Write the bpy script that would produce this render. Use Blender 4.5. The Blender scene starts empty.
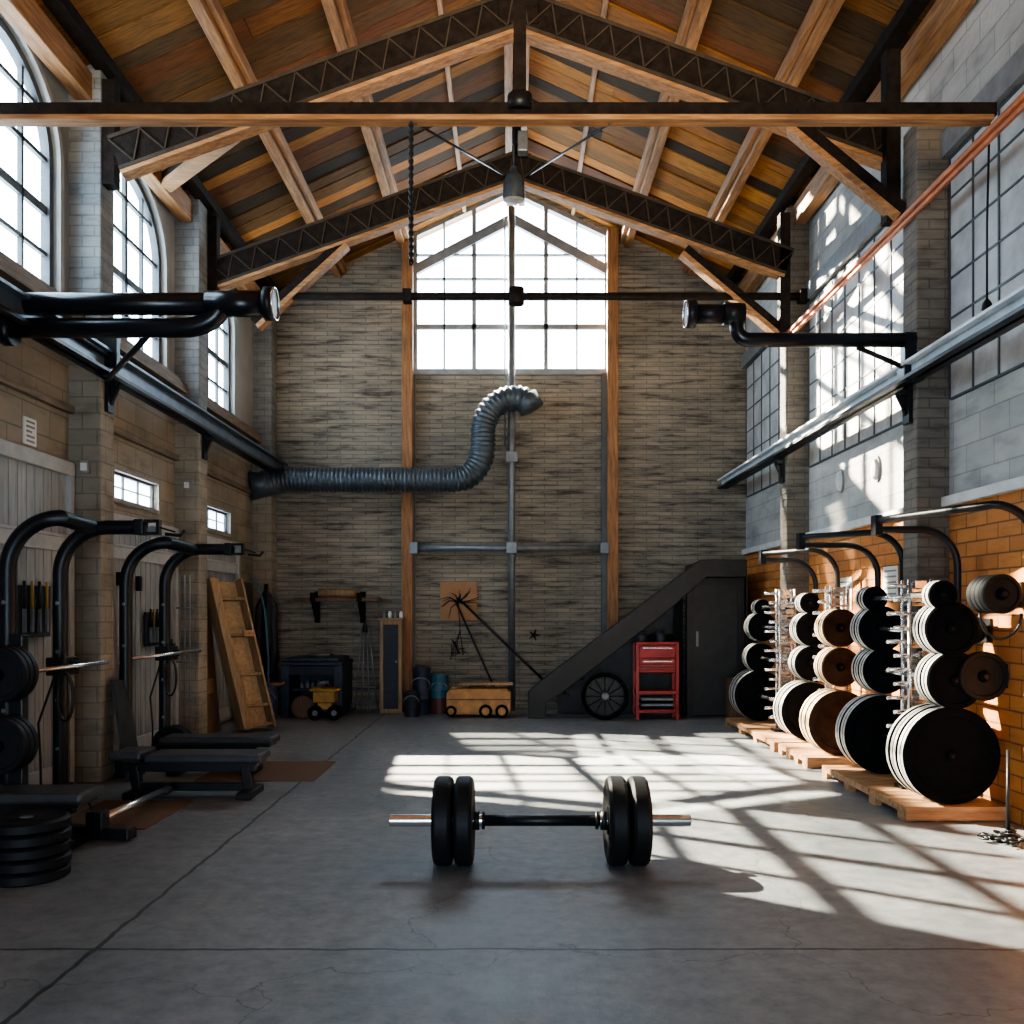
import bpy, bmesh, math, random
from mathutils import Vector, Matrix, Euler
from mathutils.geometry import tessellate_polygon
random.seed(7)
C = bpy.context.scene.collection
F, H, CX, CY = 950.0, 1.4, 512.0, 610.0            # pinhole used to read positions off the photograph
XL, XLP, XR, XRP, YB, YF = -3.58, -3.32, 3.3, 3.055, 13.4, -2.6
RX, RZ, RS = 0.05, 7.4, 0.46                        # ridge x, ridge z, roof slope
def at(px, py, Y): return Vector(((px-CX)*Y/F, Y, H-(py-CY)*Y/F))
def roof(x): return RZ-RS*abs(x-RX)

# ------------------------------------------------------------------ materials
def newmat(name):
    m = bpy.data.materials.new(name); m.use_nodes = True
    nt = m.node_tree; nt.nodes.clear()
    out = nt.nodes.new('ShaderNodeOutputMaterial'); b = nt.nodes.new('ShaderNodeBsdfPrincipled')
    nt.links.new(b.outputs[0], out.inputs[0])
    return m, nt, b, out
def ramp(nt, fac, stops):
    r = nt.nodes.new('ShaderNodeValToRGB'); e = r.color_ramp.elements
    while len(e) < len(stops): e.new(0.5)
    for k, (p, c) in enumerate(stops):
        e[k].position = p; e[k].color = (*c, 1)
    nt.links.new(fac, r.inputs[0]); return r.outputs[0]
def noise(nt, vec, scale, detail=5, rough=.6):
    n = nt.nodes.new('ShaderNodeTexNoise'); n.inputs['Scale'].default_value = scale
    n.inputs['Detail'].default_value = detail; n.inputs['Roughness'].default_value = rough
    if vec: nt.links.new(vec, n.inputs['Vector'])
    return n.outputs['Fac']
def objco(nt): return nt.nodes.new('ShaderNodeTexCoord').outputs['Object']
def mapping(nt, vec, scale=(1,1,1), loc=(0,0,0)):
    mp = nt.nodes.new('ShaderNodeMapping'); mp.inputs['Scale'].default_value = scale; mp.inputs['Location'].default_value = loc
    nt.links.new(vec, mp.inputs['Vector']); return mp.outputs[0]
def bump(nt, b, h, strength=.3, dist=.02):
    n = nt.nodes.new('ShaderNodeBump'); n.inputs['Strength'].default_value = strength; n.inputs['Distance'].default_value = dist
    nt.links.new(h, n.inputs['Height']); nt.links.new(n.outputs[0], b.inputs['Normal']); return n
def math_n(nt, op, a, b=None, clamp=False):
    n = nt.nodes.new('ShaderNodeMath'); n.operation = op; n.use_clamp = clamp
    for i, v in enumerate((a, b)):
        if v is None: continue
        if isinstance(v, (int, float)): n.inputs[i].default_value = v
        else: nt.links.new(v, n.inputs[i])
    return n.outputs[0]
def mixc(nt, fac, a, b, mode='MIX'):
    n = nt.nodes.new('ShaderNodeMix'); n.data_type = 'RGBA'; n.blend_type = mode
    for i, v in ((0, fac), (6, a), (7, b)):
        if isinstance(v, (int, float)): n.inputs[i].default_value = v
        elif isinstance(v, tuple): n.inputs[i].default_value = (*v, 1)
        else: nt.links.new(v, n.inputs[i])
    return n.outputs[2]
def plain(name, c, rough=.5, metal=0, var=.25, scale=9, bmp=0, spec=.5):
    m, nt, b, _ = newmat(name)
    f = noise(nt, objco(nt), scale)
    lo = tuple(x*(1-var) for x in c); hi = tuple(min(1, x*(1+var)) for x in c)
    nt.links.new(ramp(nt, f, [(.3, lo), (.7, hi)]), b.inputs['Base Color'])
    b.inputs['Roughness'].default_value = rough; b.inputs['Metallic'].default_value = metal; b.inputs['Specular IOR Level'].default_value = spec
    if bmp: bump(nt, b, noise(nt, objco(nt), scale*6), bmp)
    return m
def wood(name, c1, c2, stretch=(1,12,12), scale=3, rough=.65):
    m, nt, b, _ = newmat(name)
    v = mapping(nt, objco(nt), stretch)
    f = noise(nt, v, scale, 8, .65); g = noise(nt, objco(nt), 1.3, 2)
    c = ramp(nt, f, [(.25, tuple(x*.45 for x in c1)), (.45, c1), (.7, c2)])
    c = mixc(nt, .5, c, ramp(nt, g, [(.3, (.35,.35,.35)), (.7, (1,1,1))]), 'MULTIPLY')
    nt.links.new(c, b.inputs['Base Color']); b.inputs['Roughness'].default_value = rough
    bump(nt, b, f, .35, .01); return m
def brickmat(name, lay, rough=.85):
    """lay: list of (zmin, c1, c2, mortar, bw, bh, gap, contrast), lowest first; switches with height"""
    m, nt, b, _ = newmat(name)
    co = objco(nt); s = nt.nodes.new('ShaderNodeSeparateXYZ'); nt.links.new(co, s.inputs[0])
    u = math_n(nt, 'ADD', s.outputs[0], s.outputs[1])
    cb = nt.nodes.new('ShaderNodeCombineXYZ'); nt.links.new(u, cb.inputs[0]); nt.links.new(s.outputs[2], cb.inputs[1])
    col = hgt = None
    for (z0, c1, c2, mo, bw, bh, gap, con) in lay:
        t = nt.nodes.new('ShaderNodeTexBrick'); nt.links.new(cb.outputs[0], t.inputs['Vector'])
        t.inputs['Scale'].default_value = 1; t.inputs['Brick Width'].default_value = bw; t.inputs['Row Height'].default_value = bh
        t.inputs['Mortar Size'].default_value = gap; t.inputs['Mortar Smooth'].default_value = .3; t.inputs['Bias'].default_value = -.1
        t.inputs['Color1'].default_value = (*c1, 1); t.inputs['Color2'].default_value = (*c2, 1); t.inputs['Mortar'].default_value = (*mo, 1)
        # irregular dark stones: noise sampled on a stretched grid
        st = noise(nt, mapping(nt, cb.outputs[0], (1/bw*.55, 1/bh*.8, 1)), 1.0, 3, .7)
        c = mixc(nt, con, t.outputs['Color'], ramp(nt, st, [(.33, (.16,.15,.15)), (.48, (.85,.85,.85)), (.7, (1.25,1.22,1.15))]), 'MULTIPLY')
        big = noise(nt, co, .6, 4)
        c = mixc(nt, .55, c, ramp(nt, big, [(.35, (.5,.5,.5)), (.65, (1.1,1.1,1.1))]), 'MULTIPLY')
        h = math_n(nt, 'SUBTRACT', math_n(nt, 'MULTIPLY', noise(nt, co, 22, 4), .6), math_n(nt, 'MULTIPLY', t.outputs['Fac'], .8))
        if col is None: col, hgt = c, h
        else:
            k = math_n(nt, 'GREATER_THAN', s.outputs[2], z0)
            col = mixc(nt, k, col, c)
            hm = nt.nodes.new('ShaderNodeMix'); nt.links.new(k, hm.inputs[0]); nt.links.new(hgt, hm.inputs[2]); nt.links.new(h, hm.inputs[3]); hgt = hm.outputs[0]
    nt.links.new(col, b.inputs['Base Color']); b.inputs['Roughness'].default_value = rough
    bump(nt, b, hgt, .6, .02); return m
def floormat():
    m, nt, b, _ = newmat('worn_concrete')
    co = objco(nt); s = nt.nodes.new('ShaderNodeSeparateXYZ'); nt.links.new(co, s.inputs[0])
    f = noise(nt, mapping(nt, co, (1, .55, 1)), 1.1, 9, .68); g = noise(nt, co, 9, 8, .75)
    c = ramp(nt, f, [(.28, (.105,.122,.138)), (.5, (.19,.208,.22)), (.72, (.29,.30,.30))])
    c = mixc(nt, .6, c, ramp(nt, g, [(.32, (.35,.35,.36)), (.5,(.85,.85,.85)), (.66, (1.25,1.25,1.25))]), 'MULTIPLY')
    w = math_n(nt, 'MULTIPLY', math_n(nt, 'SUBTRACT', noise(nt, co, 5, 6), .5), .05)
    line = None
    for ax, p, hw in ((1, 3.92, .010), (0, -1.72, .011), (1, 8.35, .008), (1, .4, .01), (0, 4.2, .01)):
        d = math_n(nt, 'ABSOLUTE', math_n(nt, 'SUBTRACT', math_n(nt, 'ADD', s.outputs[ax], w), p))
        k = math_n(nt, 'LESS_THAN', d, hw)
        line = k if line is None else math_n(nt, 'MAXIMUM', line, k)
    # thin wandering cracks
    vor = nt.nodes.new('ShaderNodeTexVoronoi'); vor.feature = 'DISTANCE_TO_EDGE'; vor.inputs['Scale'].default_value = .42
    wv = nt.nodes.new('ShaderNodeVectorMath'); wv.operation = 'ADD'
    nz = nt.nodes.new('ShaderNodeTexNoise'); nz.inputs['Scale'].default_value = 1.6; nz.inputs['Detail'].default_value = 6
    nt.links.new(co, nz.inputs['Vector']); nt.links.new(co, wv.inputs[0]); nt.links.new(nz.outputs['Color'], wv.inputs[1]); nt.links.new(wv.outputs[0], vor.inputs['Vector'])
    crack = math_n(nt, 'MULTIPLY', math_n(nt, 'LESS_THAN', vor.outputs['Distance'], .0016), .55)
    line2 = math_n(nt, 'MAXIMUM', line, crack)
    c = mixc(nt, math_n(nt, 'MULTIPLY', line2, .85), c, (.012,.012,.013))
    nt.links.new(c, b.inputs['Base Color'])
    r = nt.nodes.new('ShaderNodeMapRange'); nt.links.new(f, r.inputs[0]); r.inputs[1].default_value = .3; r.inputs[2].default_value = .7
    r.inputs[3].default_value = .34; r.inputs[4].default_value = .62; nt.links.new(r.outputs[0], b.inputs['Roughness'])
    h = math_n(nt, 'SUBTRACT', math_n(nt, 'ADD', math_n(nt, 'MULTIPLY', g, .5), f), line2)
    bump(nt, b, h, .45, .014); return m
def plankmat():
    m, nt, b, _ = newmat('roof_planks')
    co = objco(nt)
    f = noise(nt, mapping(nt, co, (.9, 14, 3)), 3, 8, .7)
    a = nt.nodes.new('ShaderNodeVertexColor'); a.layer_name = 'col'
    c = mixc(nt, .75, a.outputs['Color'], ramp(nt, f, [(.3, (.22,.20,.17)), (.5, (.85,.85,.85)), (.72, (1.4,1.35,1.25))]), 'MULTIPLY')
    nt.links.new(c, b.inputs['Base Color']); b.inputs['Roughness'].default_value = .85; b.inputs['Specular IOR Level'].default_value = .2
    bump(nt, b, f, .4, .015); return m
def glassmat():
    m, nt, b, out = newmat('window_glass'); nt.nodes.remove(b)
    t = nt.nodes.new('ShaderNodeBsdfTransparent'); g = nt.nodes.new('ShaderNodeBsdfGlossy'); g.inputs['Roughness'].default_value = .08
    t.inputs[0].default_value = (.95,.97,.98,1); mx = nt.nodes.new('ShaderNodeMixShader'); mx.inputs[0].default_value = .05
    nt.links.new(t.outputs[0], mx.inputs[1]); nt.links.new(g.outputs[0], mx.inputs[2]); nt.links.new(mx.outputs[0], out.inputs[0]); return m
def corkmat(name, c1, c2, scale=60):
    m, nt, b, _ = newmat(name)
    f = noise(nt, objco(nt), scale, 3)
    nt.links.new(ramp(nt, f, [(.35, c1), (.65, c2)]), b.inputs['Base Color']); b.inputs['Roughness'].default_value = .9
    bump(nt, b, f, .5, .01); return m

M = {}
M['floor'] = floormat(); M['planks'] = plankmat(); M['glass'] = glassmat()
M['back_brick'] = brickmat('narrow_stone_brick', [(0, (.285,.245,.19), (.225,.195,.155), (.155,.132,.105), .36, .062, .006, .85)])
M['left_block'] = brickmat('beige_block_and_plaster', [(0, (.33,.28,.21), (.265,.225,.17), (.20,.17,.13), .42, .21, .007, .35),
                                                       (3.72, (.34,.345,.34), (.32,.325,.32), (.30,.30,.30), 1.9, 1.3, .003, .2)])
M['pillar_left'] = brickmat('beige_pillar_brick', [(0, (.31,.265,.20), (.255,.22,.17), (.20,.17,.135), .24, .13, .006, .35),
                                                   (3.5, (.24,.25,.255), (.20,.21,.215), (.165,.17,.17), .2, .085, .006, .4)])
M['pillar_right'] = brickmat('grey_pillar_brick', [(0, (.20,.172,.14), (.165,.145,.12), (.125,.11,.095), .24, .075, .006, .5)])
M['right_wall'] = brickmat('orange_brick_and_grey_block', [(0, (.58,.235,.06), (.46,.165,.04), (.20,.085,.035), .3, .105, .007, .3),
                                                           (2.2, (.50,.49,.47), (.42,.42,.41), (.34,.335,.33), .40, .20, .006, .35)])
M['plaster'] = plain('grey_plaster', (.33,.335,.33), .9, 0, .2, 3, .1)
M['panel'] = plain('frosted_grey_glazing', (.47,.475,.47), .55, 0, .28, 4, .12)
M['sill'] = plain('pale_stone_sill', (.58,.58,.57), .7, 0, .15, 5)
M['darkwall'] = plain('dim_wall', (.2,.19,.18), .9)
M['ledge'] = wood('old_ledge_timber', (.16,.12,.085), (.30,.23,.16), (12,1,12))
M['beam_x'] = wood('orange_timber_across', (.30,.14,.052), (.52,.28,.12), (1,12,12))
M['beam_y'] = wood('orange_timber_along', (.27,.125,.048), (.46,.245,.10), (12,1,12))
M['beam_z'] = wood('orange_timber_upright', (.25,.11,.04), (.42,.20,.08), (12,12,1))
M['chord'] = plain('dark_riveted_beam', (.014,.010,.008), .7, 0, .5, 14, .4, .12)
M['lattice'] = plain('dark_lattice_bar', (.04,.03,.022), .6, 0, .3, 9, 0, .2)
M['black'] = plain('black_powder_coat', (.007,.008,.010), .42, 0, .3, 12, 0, .35)
M['black_pipe'] = plain('black_gloss_pipe', (.010,.012,.017), .28, .3, .3, 5)
M['rubber'] = plain('black_rubber', (.004,.0052,.0065), .7, 0, .3, 14, .1, .05)
M['rubber_grey'] = plain('worn_rubber_face', (.008,.009,.010), .55, 0, .3, 10, .1, .2)
M['brownplate'] = plain('rust_brown_plate', (.032,.018,.011), .7, 0, .4, 8, 0, .06)
M['pad'] = plain('dark_vinyl', (.035,.037,.042), .45, 0, .2, 14)
M['chrome'] = plain('brushed_chrome', (.74,.75,.76), .24, .93, .1)
M['rim'] = plain('scuffed_white_rim', (.62,.60,.57), .4, .45, .3, 25)  # white plate edges, painted as if catching the sun
M['tanrim'] = plain('tan_rim', (.60,.45,.28), .5, .1, .3, 25)
M['steel'] = plain('grey_steel', (.18,.19,.20), .45, .5, .25, 8)
M['dkframe'] = plain('dark_window_frame', (.07,.075,.08), .5, .2, .2)
def frosted():
    m, nt, b, out = newmat('frosted_glass'); nt.nodes.remove(b)
    t = nt.nodes.new('ShaderNodeBsdfTranslucent'); t.inputs[0].default_value = (.95,.97,1,1); nt.links.new(t.outputs[0], out.inputs[0]); return m
M['frosted'] = frosted()
M['greyframe'] = plain('grey_window_frame', (.20,.205,.21), .55, .1, .2)
M['bluerail'] = plain('blue_grey_rail', (.11,.14,.175), .42, .4, .3, 6)
M['whiterail'] = plain('pale_blue_rail', (.62,.65,.68), .4, 0, .2, 6)
M['duct'] = plain('grey_duct', (.065,.08,.095), .42, .4, .3, 6)
M['orangepipe'] = plain('orange_beam', (.42,.13,.05), .5, .1, .3, 6)
M['door'] = wood('grey_door_boards', (.30,.31,.31), (.38,.39,.385), (9,9,1), 2)
M['doorbars'] = plain('grey_door_rail', (.34,.35,.345), .7, 0, .12)
M['ply'] = corkmat('plywood', (.36,.22,.11), (.52,.34,.18), 30)
M['cratewood'] = wood('crate_wood', (.32,.19,.095), (.48,.31,.165), (12,12,1))
M['brownboard'] = wood('brown_board', (.14,.075,.04), (.22,.125,.065), (12,12,1))
M['pallet'] = wood('pallet_wood', (.42,.22,.10), (.62,.37,.18), (1,9,9))
M['mat'] = corkmat('coir_mat', (.06,.036,.02), (.20,.12,.07), 130)
M['navy'] = plain('navy_paint', (.016,.023,.045), .5, .1, .4)
M['navydk'] = plain('dark_navy', (.010,.013,.022), .6, 0, .4)
M['blue'] = plain('blue_plastic', (.03,.055,.13), .45, 0, .3)
M['teal'] = plain('teal_drum', (.04,.12,.17), .45, .1, .3)
M['dkred'] = plain('dark_red_drum', (.11,.035,.025), .5, .1, .3)
M['red'] = plain('red_enamel', (.30,.016,.014), .35, .1, .2)
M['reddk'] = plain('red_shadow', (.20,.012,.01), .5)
M['orange'] = plain('orange_yellow_paint', (.42,.19,.045), .5, 0, .3)
M['yellow'] = plain('yellow_paint', (.34,.18,.03), .5, 0, .3)
M['card'] = plain('cardboard', (.32,.17,.085), .9, 0, .15, 4)
M['stair'] = plain('dark_painted_timber', (.022,.02,.018), .6, 0, .3)
M['closet'] = plain('charcoal_door', (.026,.026,.025), .55, 0, .3)
M['void'] = plain('black_gap', (.006,.006,.006), .9)
M['paper'] = plain('off_white_paper', (.66,.65,.60), .85, 0, .08, 3)
M['ink'] = plain('grey_ink', (.20,.20,.20), .8)
M['fixture'] = plain('dull_fixture', (.23,.21,.18), .6)
M['white'] = plain('white_plastic', (.62,.62,.60), .5, 0, .08)

# ------------------------------------------------------------------ mesh helpers
def nb(): return bmesh.new()
def box(bm, x0, x1, y0, y1, z0, z1):
    r = bmesh.ops.create_cube(bm, size=1)
    bmesh.ops.transform(bm, verts=r['verts'], matrix=Matrix.Translation(((x0+x1)/2, (y0+y1)/2, (z0+z1)/2)) @ Matrix.Diagonal((abs(x1-x0), abs(y1-y0), abs(z1-z0), 1)))
    return r['verts']
def basis(p, q, up=(0,0,1)):
    d = (Vector(q)-Vector(p)); L = d.length; d.normalize()
    u = Vector(up)
    if abs(d.dot(u)) > .98: u = Vector((0,1,0))
    s = d.cross(u).normalized(); u = s.cross(d)
    return d, s, u, L
def bar(bm, p, q, w, h, up=(0,0,1)):
    """oriented box from p to q; w across, h along up"""
    d, s, u, L = basis(p, q, up); mid = (Vector(p)+Vector(q))/2
    m = Matrix((( *s, 0), (*d, 0), (*u, 0), (0,0,0,1))).transposed(); m.translation = mid
    r = bmesh.ops.create_cube(bm, size=1)
    bmesh.ops.transform(bm, verts=r['verts'], matrix=m @ Matrix.Diagonal((w, L, h, 1)))
def tube(bm, pts, r, seg=12, cap=True, radii=None):
    pts = [Vector(p) for p in pts]; n = len(pts); rings = []
    t0 = (pts[1]-pts[0]).normalized()
    u = Vector((0,0,1)) if abs(t0.z) < .9 else Vector((0,1,0))
    s = t0.cross(u).normalized(); u = s.cross(t0)
    prev = t0
    for i, p in enumerate(pts):
        t = (pts[min(i+1, n-1)]-pts[max(i-1, 0)]).normalized()
        q = prev.rotation_difference(t); s = q @ s; u = q @ u; prev = t
        rr = radii[i] if radii else r
        rings.append([bm.verts.new(p+(s*math.cos(2*math.pi*k/seg)+u*math.sin(2*math.pi*k/seg))*rr) for k in range(seg)])
    for a, b in zip(rings, rings[1:]):
        for k in range(seg): bm.faces.new((a[k], a[(k+1)%seg], b[(k+1)%seg], b[k])).smooth = True
    if cap: bm.faces.new(rings[0][::-1]); bm.faces.new(rings[-1])
def lathe(bm, p, axis, prof, seg=32):
    """prof: list of (t along axis, radius) revolved around axis from p; closed with caps"""
    d = Vector(axis).normalized(); u = Vector((0,0,1)) if abs(d.z) < .9 else Vector((0,1,0))
    s = d.cross(u).normalized(); u = s.cross(d); rings = []
    for t, r in prof:
        rings.append([bm.verts.new(Vector(p)+d*t+(s*math.cos(2*math.pi*k/seg)+u*math.sin(2*math.pi*k/seg))*max(r, 1e-4)) for k in range(seg)])
    for a, b in zip(rings, rings[1:]):
        for k in range(seg): bm.faces.new((a[k], a[(k+1)%seg], b[(k+1)%seg], b[k]))
    bm.faces.new(rings[0][::-1]); bm.faces.new(rings[-1])
def plate2d(bm, outer, holes, plane, c0, c1):
    f = (lambda a, b, c: (c, a, b)) if plane == 'yz' else ((lambda a, b, c: (a, c, b)) if plane == 'xz' else (lambda a, b, c: (a, b, c)))
    loops = [outer]+list(holes)
    tris = tessellate_polygon([[Vector((a, b, 0)) for a, b in l] for l in loops])
    flat = [p for l in loops for p in l]
    A = [bm.verts.new(f(a, b, c0)) for a, b in flat]; B = [bm.verts.new(f(a, b, c1)) for a, b in flat]
    for t in tris:
        try: bm.faces.new([A[i] for i in t]); bm.faces.new([B[i] for i in reversed(t)])
        except ValueError: pass
    o = 0
    for l in loops:
        n = len(l)
        for i in range(n):
            j = (i+1) % n; bm.faces.new((A[o+i], A[o+j], B[o+j], B[o+i]))
        o += n
def arc(c, r, a0, a1, n, f):
    return [f(c[0]+r*math.cos(a0+(a1-a0)*i/n), c[1]+r*math.sin(a0+(a1-a0)*i/n)) for i in range(n+1)]
def obj(name, bm, m, parent=None, bevel=0, smooth=None):
    bmesh.ops.recalc_face_normals(bm, faces=bm.faces)
    me = bpy.data.meshes.new(name)
    if parent is not None:
        w = Matrix.Translation(-wloc(parent)); bmesh.ops.transform(bm, verts=bm.verts, matrix=w)
    bm.to_mesh(me); bm.free()
    o = bpy.data.objects.new(name, me); C.objects.link(o)
    me.materials.append(M[m] if isinstance(m, str) else m)
    if parent is not None: o.parent = parent
    if bevel:
        b = o.modifiers.new('bevel', 'BEVEL'); b.width = bevel; b.segments = 2; b.limit_method = 'ANGLE'
    if smooth:
        for p in me.polygons: p.use_smooth = True
        me.set_sharp_from_angle(angle=math.radians(smooth))
    return o
def wloc(o):
    v = Vector(o.location)
    while o.parent is not None: o = o.parent; v += Vector(o.location)
    return v
def tag(o, label, cat, group=None):
    o['label'] = label; o['category'] = cat
    if group: o['group'] = group
    return o
def thing(name, label, cat, loc=(0,0,0), group=None):
    o = bpy.data.objects.new(name, None); C.objects.link(o); o.location = loc; o.empty_display_size = .1
    return tag(o, label, cat, group)
def struct(name, bm, m, parent=None, **k):
    o = obj(name, bm, m, parent, **k)
    if parent is None: o['kind'] = 'structure'
    return o
def centred(o):
    """move a single-mesh thing's origin to its base centre"""
    me = o.data; xs = [v.co for v in me.vertices]
    c = Vector(((min(v.x for v in xs)+max(v.x for v in xs))/2, (min(v.y for v in xs)+max(v.y for v in xs))/2, min(v.z for v in xs)))
    me.transform(Matrix.Translation(-c)); o.location = c; return o
def dup(root, loc, label=None, group=None):
    r = root.copy(); C.objects.link(r); r.location = loc
    if label: r['label'] = label
    if group: r['group'] = group
    for ch in list(root.children):
        c = ch.copy(); C.objects.link(c); c.parent = r
        for g in list(ch.children):
            d = g.copy(); C.objects.link(d); d.parent = c
    return r

# ------------------------------------------------------------------ shell
b = nb(); box(b, XL-.4, XR+.4, YF-.3, YB+.4, -.15, 0); struct('floor', b, 'floor')
AW = [(5.84, 7.50), (8.14, 9.80), (10.54, 12.20)]          # arched window spans along the left wall
ZS, ZSP, ZA = 3.86, 4.92, 5.60                              # sill, spring, top of arch
def archpoly(y0, y1, ins=0):
    a = (y1-y0)/2-ins; c = (y0+y1)/2; h = ZA-ZSP-ins
    return [(y0+ins, ZS+ins), (y1-ins, ZS+ins)] + [(c+a*math.cos(t*math.pi/20), ZSP+h*math.sin(t*math.pi/20)) for t in range(21)]
TW = [(8.50, 9.56, 2.40, 2.66), (10.98, 12.0, 2.36, 2.62)]   # low strip windows over the doors
b = nb()
holes = [archpoly(*s) for s in AW] + [[(y0,z0),(y1,z0),(y1,z1),(y0,z1)] for y0,y1,z0,z1 in TW]
zl = roof(XL)+.1
plate2d(b, [(YF, -.1), (YB+.3, -.1), (YB+.3, zl), (YF, zl)], holes, 'yz', XL, XL-.13)
struct('wall_left', b, 'left_block')
b = nb(); zr_ = roof(XR)+.1
plate2d(b, [(YF, -.1), (YB+.3, -.1), (YB+.3, zr_), (YF, zr_)], [], 'yz', XR, XR+.3)
struct('wall_right', b, 'right_wall')
WX0, WX1, WZ0, WZ1, WZA = -1.39, 1.36, 4.76, 6.735, 7.37
b = nb()
plate2d(b, [(XL-.3, -.1), (XR+.3, -.1), (XR+.3, roof(XR)+.1), (RX, RZ+.1), (XL-.3, roof(XL)+.1)],
        [[(WX0, WZ0), (WX1, WZ0), (WX1, WZ1), (0, WZA), (WX0, WZ1)]], 'xz', YB, YB+.3)
struct('wall_back', b, 'back_brick')
b = nb()
plate2d(b, [(XL-.3, -.1), (XR+.3, -.1), (XR+.3, roof(XR)+.1), (RX, RZ+.1), (XL-.3, roof(XL)+.1)],
        [[(-1.9, .02), (1.0, .02), (1.0, 2.5), (-1.9, 2.5)]], 'xz', YF-.3, YF)  # unseen front opening, added and sized to let in fill light
struct('wall_front', b, 'darkwall')

# ceiling: boards on both slopes, running up the slope
b = nb(); cl = b.loops.layers.color.new('col')
pal = [(.53,.35,.155), (.60,.41,.19), (.48,.305,.135), (.39,.275,.145), (.27,.20,.12), (.24,.18,.11), (.62,.41,.205), (.42,.255,.125)]
for side in (-1, 1):
    xe = XL-.14 if side < 0 else XR+.31
    y = YF-.3
    while y < YB+.3:
        w = random.uniform(.19, .30); y1 = min(y+w, YB+.35)
        cuts = [0, random.uniform(.25, .75), 1] if random.random() < .3 else [0, 1]
        for t0, t1 in zip(cuts, cuts[1:]):
            xa = RX+(xe-RX)*t0; xb = RX+(xe-RX)*t1-.004*side; dz = random.uniform(-.012, .012); c = random.choice(pal); k = random.uniform(.75, 1.2)
            vs = []
            for zo in (0, .035):
                for (x, yy) in ((xa, y), (xb, y), (xb, y1-.012), (xa, y1-.012)): vs.append(b.verts.new((x, yy, RZ-RS*abs(x-RX)+dz+zo)))
            for f in ((0,1,2,3), (4,5,6,7), (0,1,5,4), (1,2,6,5), (2,3,7,6), (3,0,4,7)):
                fc = b.faces.new([vs[i] for i in f])
                for l in fc.loops: l[cl] = (c[0]*k, c[1]*k, c[2]*k, 1)
        y = y1
    # dark backing deck that closes the joints
    vs = [b.verts.new((x, yy, RZ-RS*abs(x-RX)+.05+zo)) for zo in (0, .06) for (x, yy) in ((RX, YF-.3), (xe, YF-.3), (xe, YB+.35), (RX, YB+.35))]
    for f in ((0,1,2,3), (4,5,6,7), (0,1,5,4), (1,2,6,5), (2,3,7,6), (3,0,4,7)):
        fc = b.faces.new([vs[i] for i in f])
        for l in fc.loops: l[cl] = (.02,.015,.01,1)
struct('ceiling', b, 'planks')

# pillars (brick, stand against the side walls)
def pillar(name, x0, x1, y0, y1, ztop, m):
    b = nb(); box(b, x0, x1, y0, y1, 0, ztop); struct(name, b, m, bevel=.012)
for i, (y0, y1) in enumerate(((4.9, 5.2), (7.67, 7.93), (10.08, 10.36), (13.12, YB))):
    pillar('pillar', XL-.02, XLP, y0, y1, roof(XLP)-.02, 'pillar_left')
for i, (y0, y1) in enumerate(((3.9, 4.2), (7.17, 7.43), (10.55, 10.83))):
    pillar('pillar', XRP, XR+.02, y0, y1, 5.1 if i == 1 else roof(XRP)-.14, 'pillar_right')

# ------------------------------------------------------------------ windows
def arched_window(n, y0, y1):
    b = nb()
    plate2d(b, archpoly(y0, y1), [archpoly(y0, y1, .065)], 'yz', XL-.04, XL-.11)
    c = (y0+y1)/2; a = (y1-y0)/2-.05; h = ZA-ZSP-.05
    ztop = lambda y: ZSP+h*math.sqrt(max(0, 1-((y-c)/a)**2))
    for k, w in ((-.5, .032), (0, .06), (.5, .032)):
        y = c+k*a*1.02; box(b, XL-.095, XL-.06, y-w/2, y+w/2, ZS+.04, ztop(y)-.01)
    for z, w in ((4.18, .032), (4.52, .07), (4.92, .035), (5.28, .032)):
        hw = a if z <= ZSP else a*math.sqrt(1-((z-ZSP)/h)**2)-.01
        box(b, XL-.095, XL-.06, c-hw, c+hw, z-w/2, z+w/2)
    o = struct('window_%d' % n, b, 'dkframe')
    # pale plaster reveal moulding around the opening
    g = nb(); outer = [(y0-.05, ZS-.0)]+[(y1+.05, ZS-.0)]+[(c+((y1-y0)/2+.05)*math.cos(t*math.pi/20), ZSP+(ZA-ZSP+.05)*math.sin(t*math.pi/20)) for t in range(21)]
    inner = archpoly(y0, y1, .004); inner = [(p[0], max(p[1], ZS+.004)) for p in inner]
    plate2d(g, outer, [inner], 'yz', XL+.02, XL-.01); obj('surround', g, 'plaster', o)
    g = nb(); plate2d(g, archpoly(y0, y1, .02), [], 'yz', XL-.075, XL-.079); obj('glass', g, 'glass', o)
for i, s in enumerate(AW): arched_window(i+1, *s)
def strip_window(n, y0, y1, z0, z1):
    b = nb(); plate2d(b, [(y0,z0),(y1,z0),(y1,z1),(y0,z1)], [[(y0+.025,z0+.025),(y1-.025,z0+.025),(y1-.025,z1-.025),(y0+.025,z1-.025)]], 'yz', XL-.03, XL-.08)
    for k in range(1, 3): y = y0+(y1-y0)*k/3; box(b, XL-.07, XL-.04, y-.014, y+.014, z0, z1)
    box(b, XL-.065, XL-.045, y0, y1, (z0+z1)/2-.006, (z0+z1)/2+.006)
    o = struct('window_%d' % n, b, 'dkframe')
    g = nb(); plate2d(g, [(y0-.03,z0-.03),(y1+.03,z0-.03),(y1+.03,z1+.03),(y0-.03,z1+.03)], [[(y0,z0),(y1,z0),(y1,z1),(y0,z1)]], 'yz', XL+.025, XL-.005); obj('surround', g, 'fixture', o)
    g = nb(); box(g, XL-.058, XL-.054, y0+.01, y1-.01, z0+.01, z1-.01); obj('glass', g, 'frosted', o)
for i, s in enumerate(TW): strip_window(5+i, *s)
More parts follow.
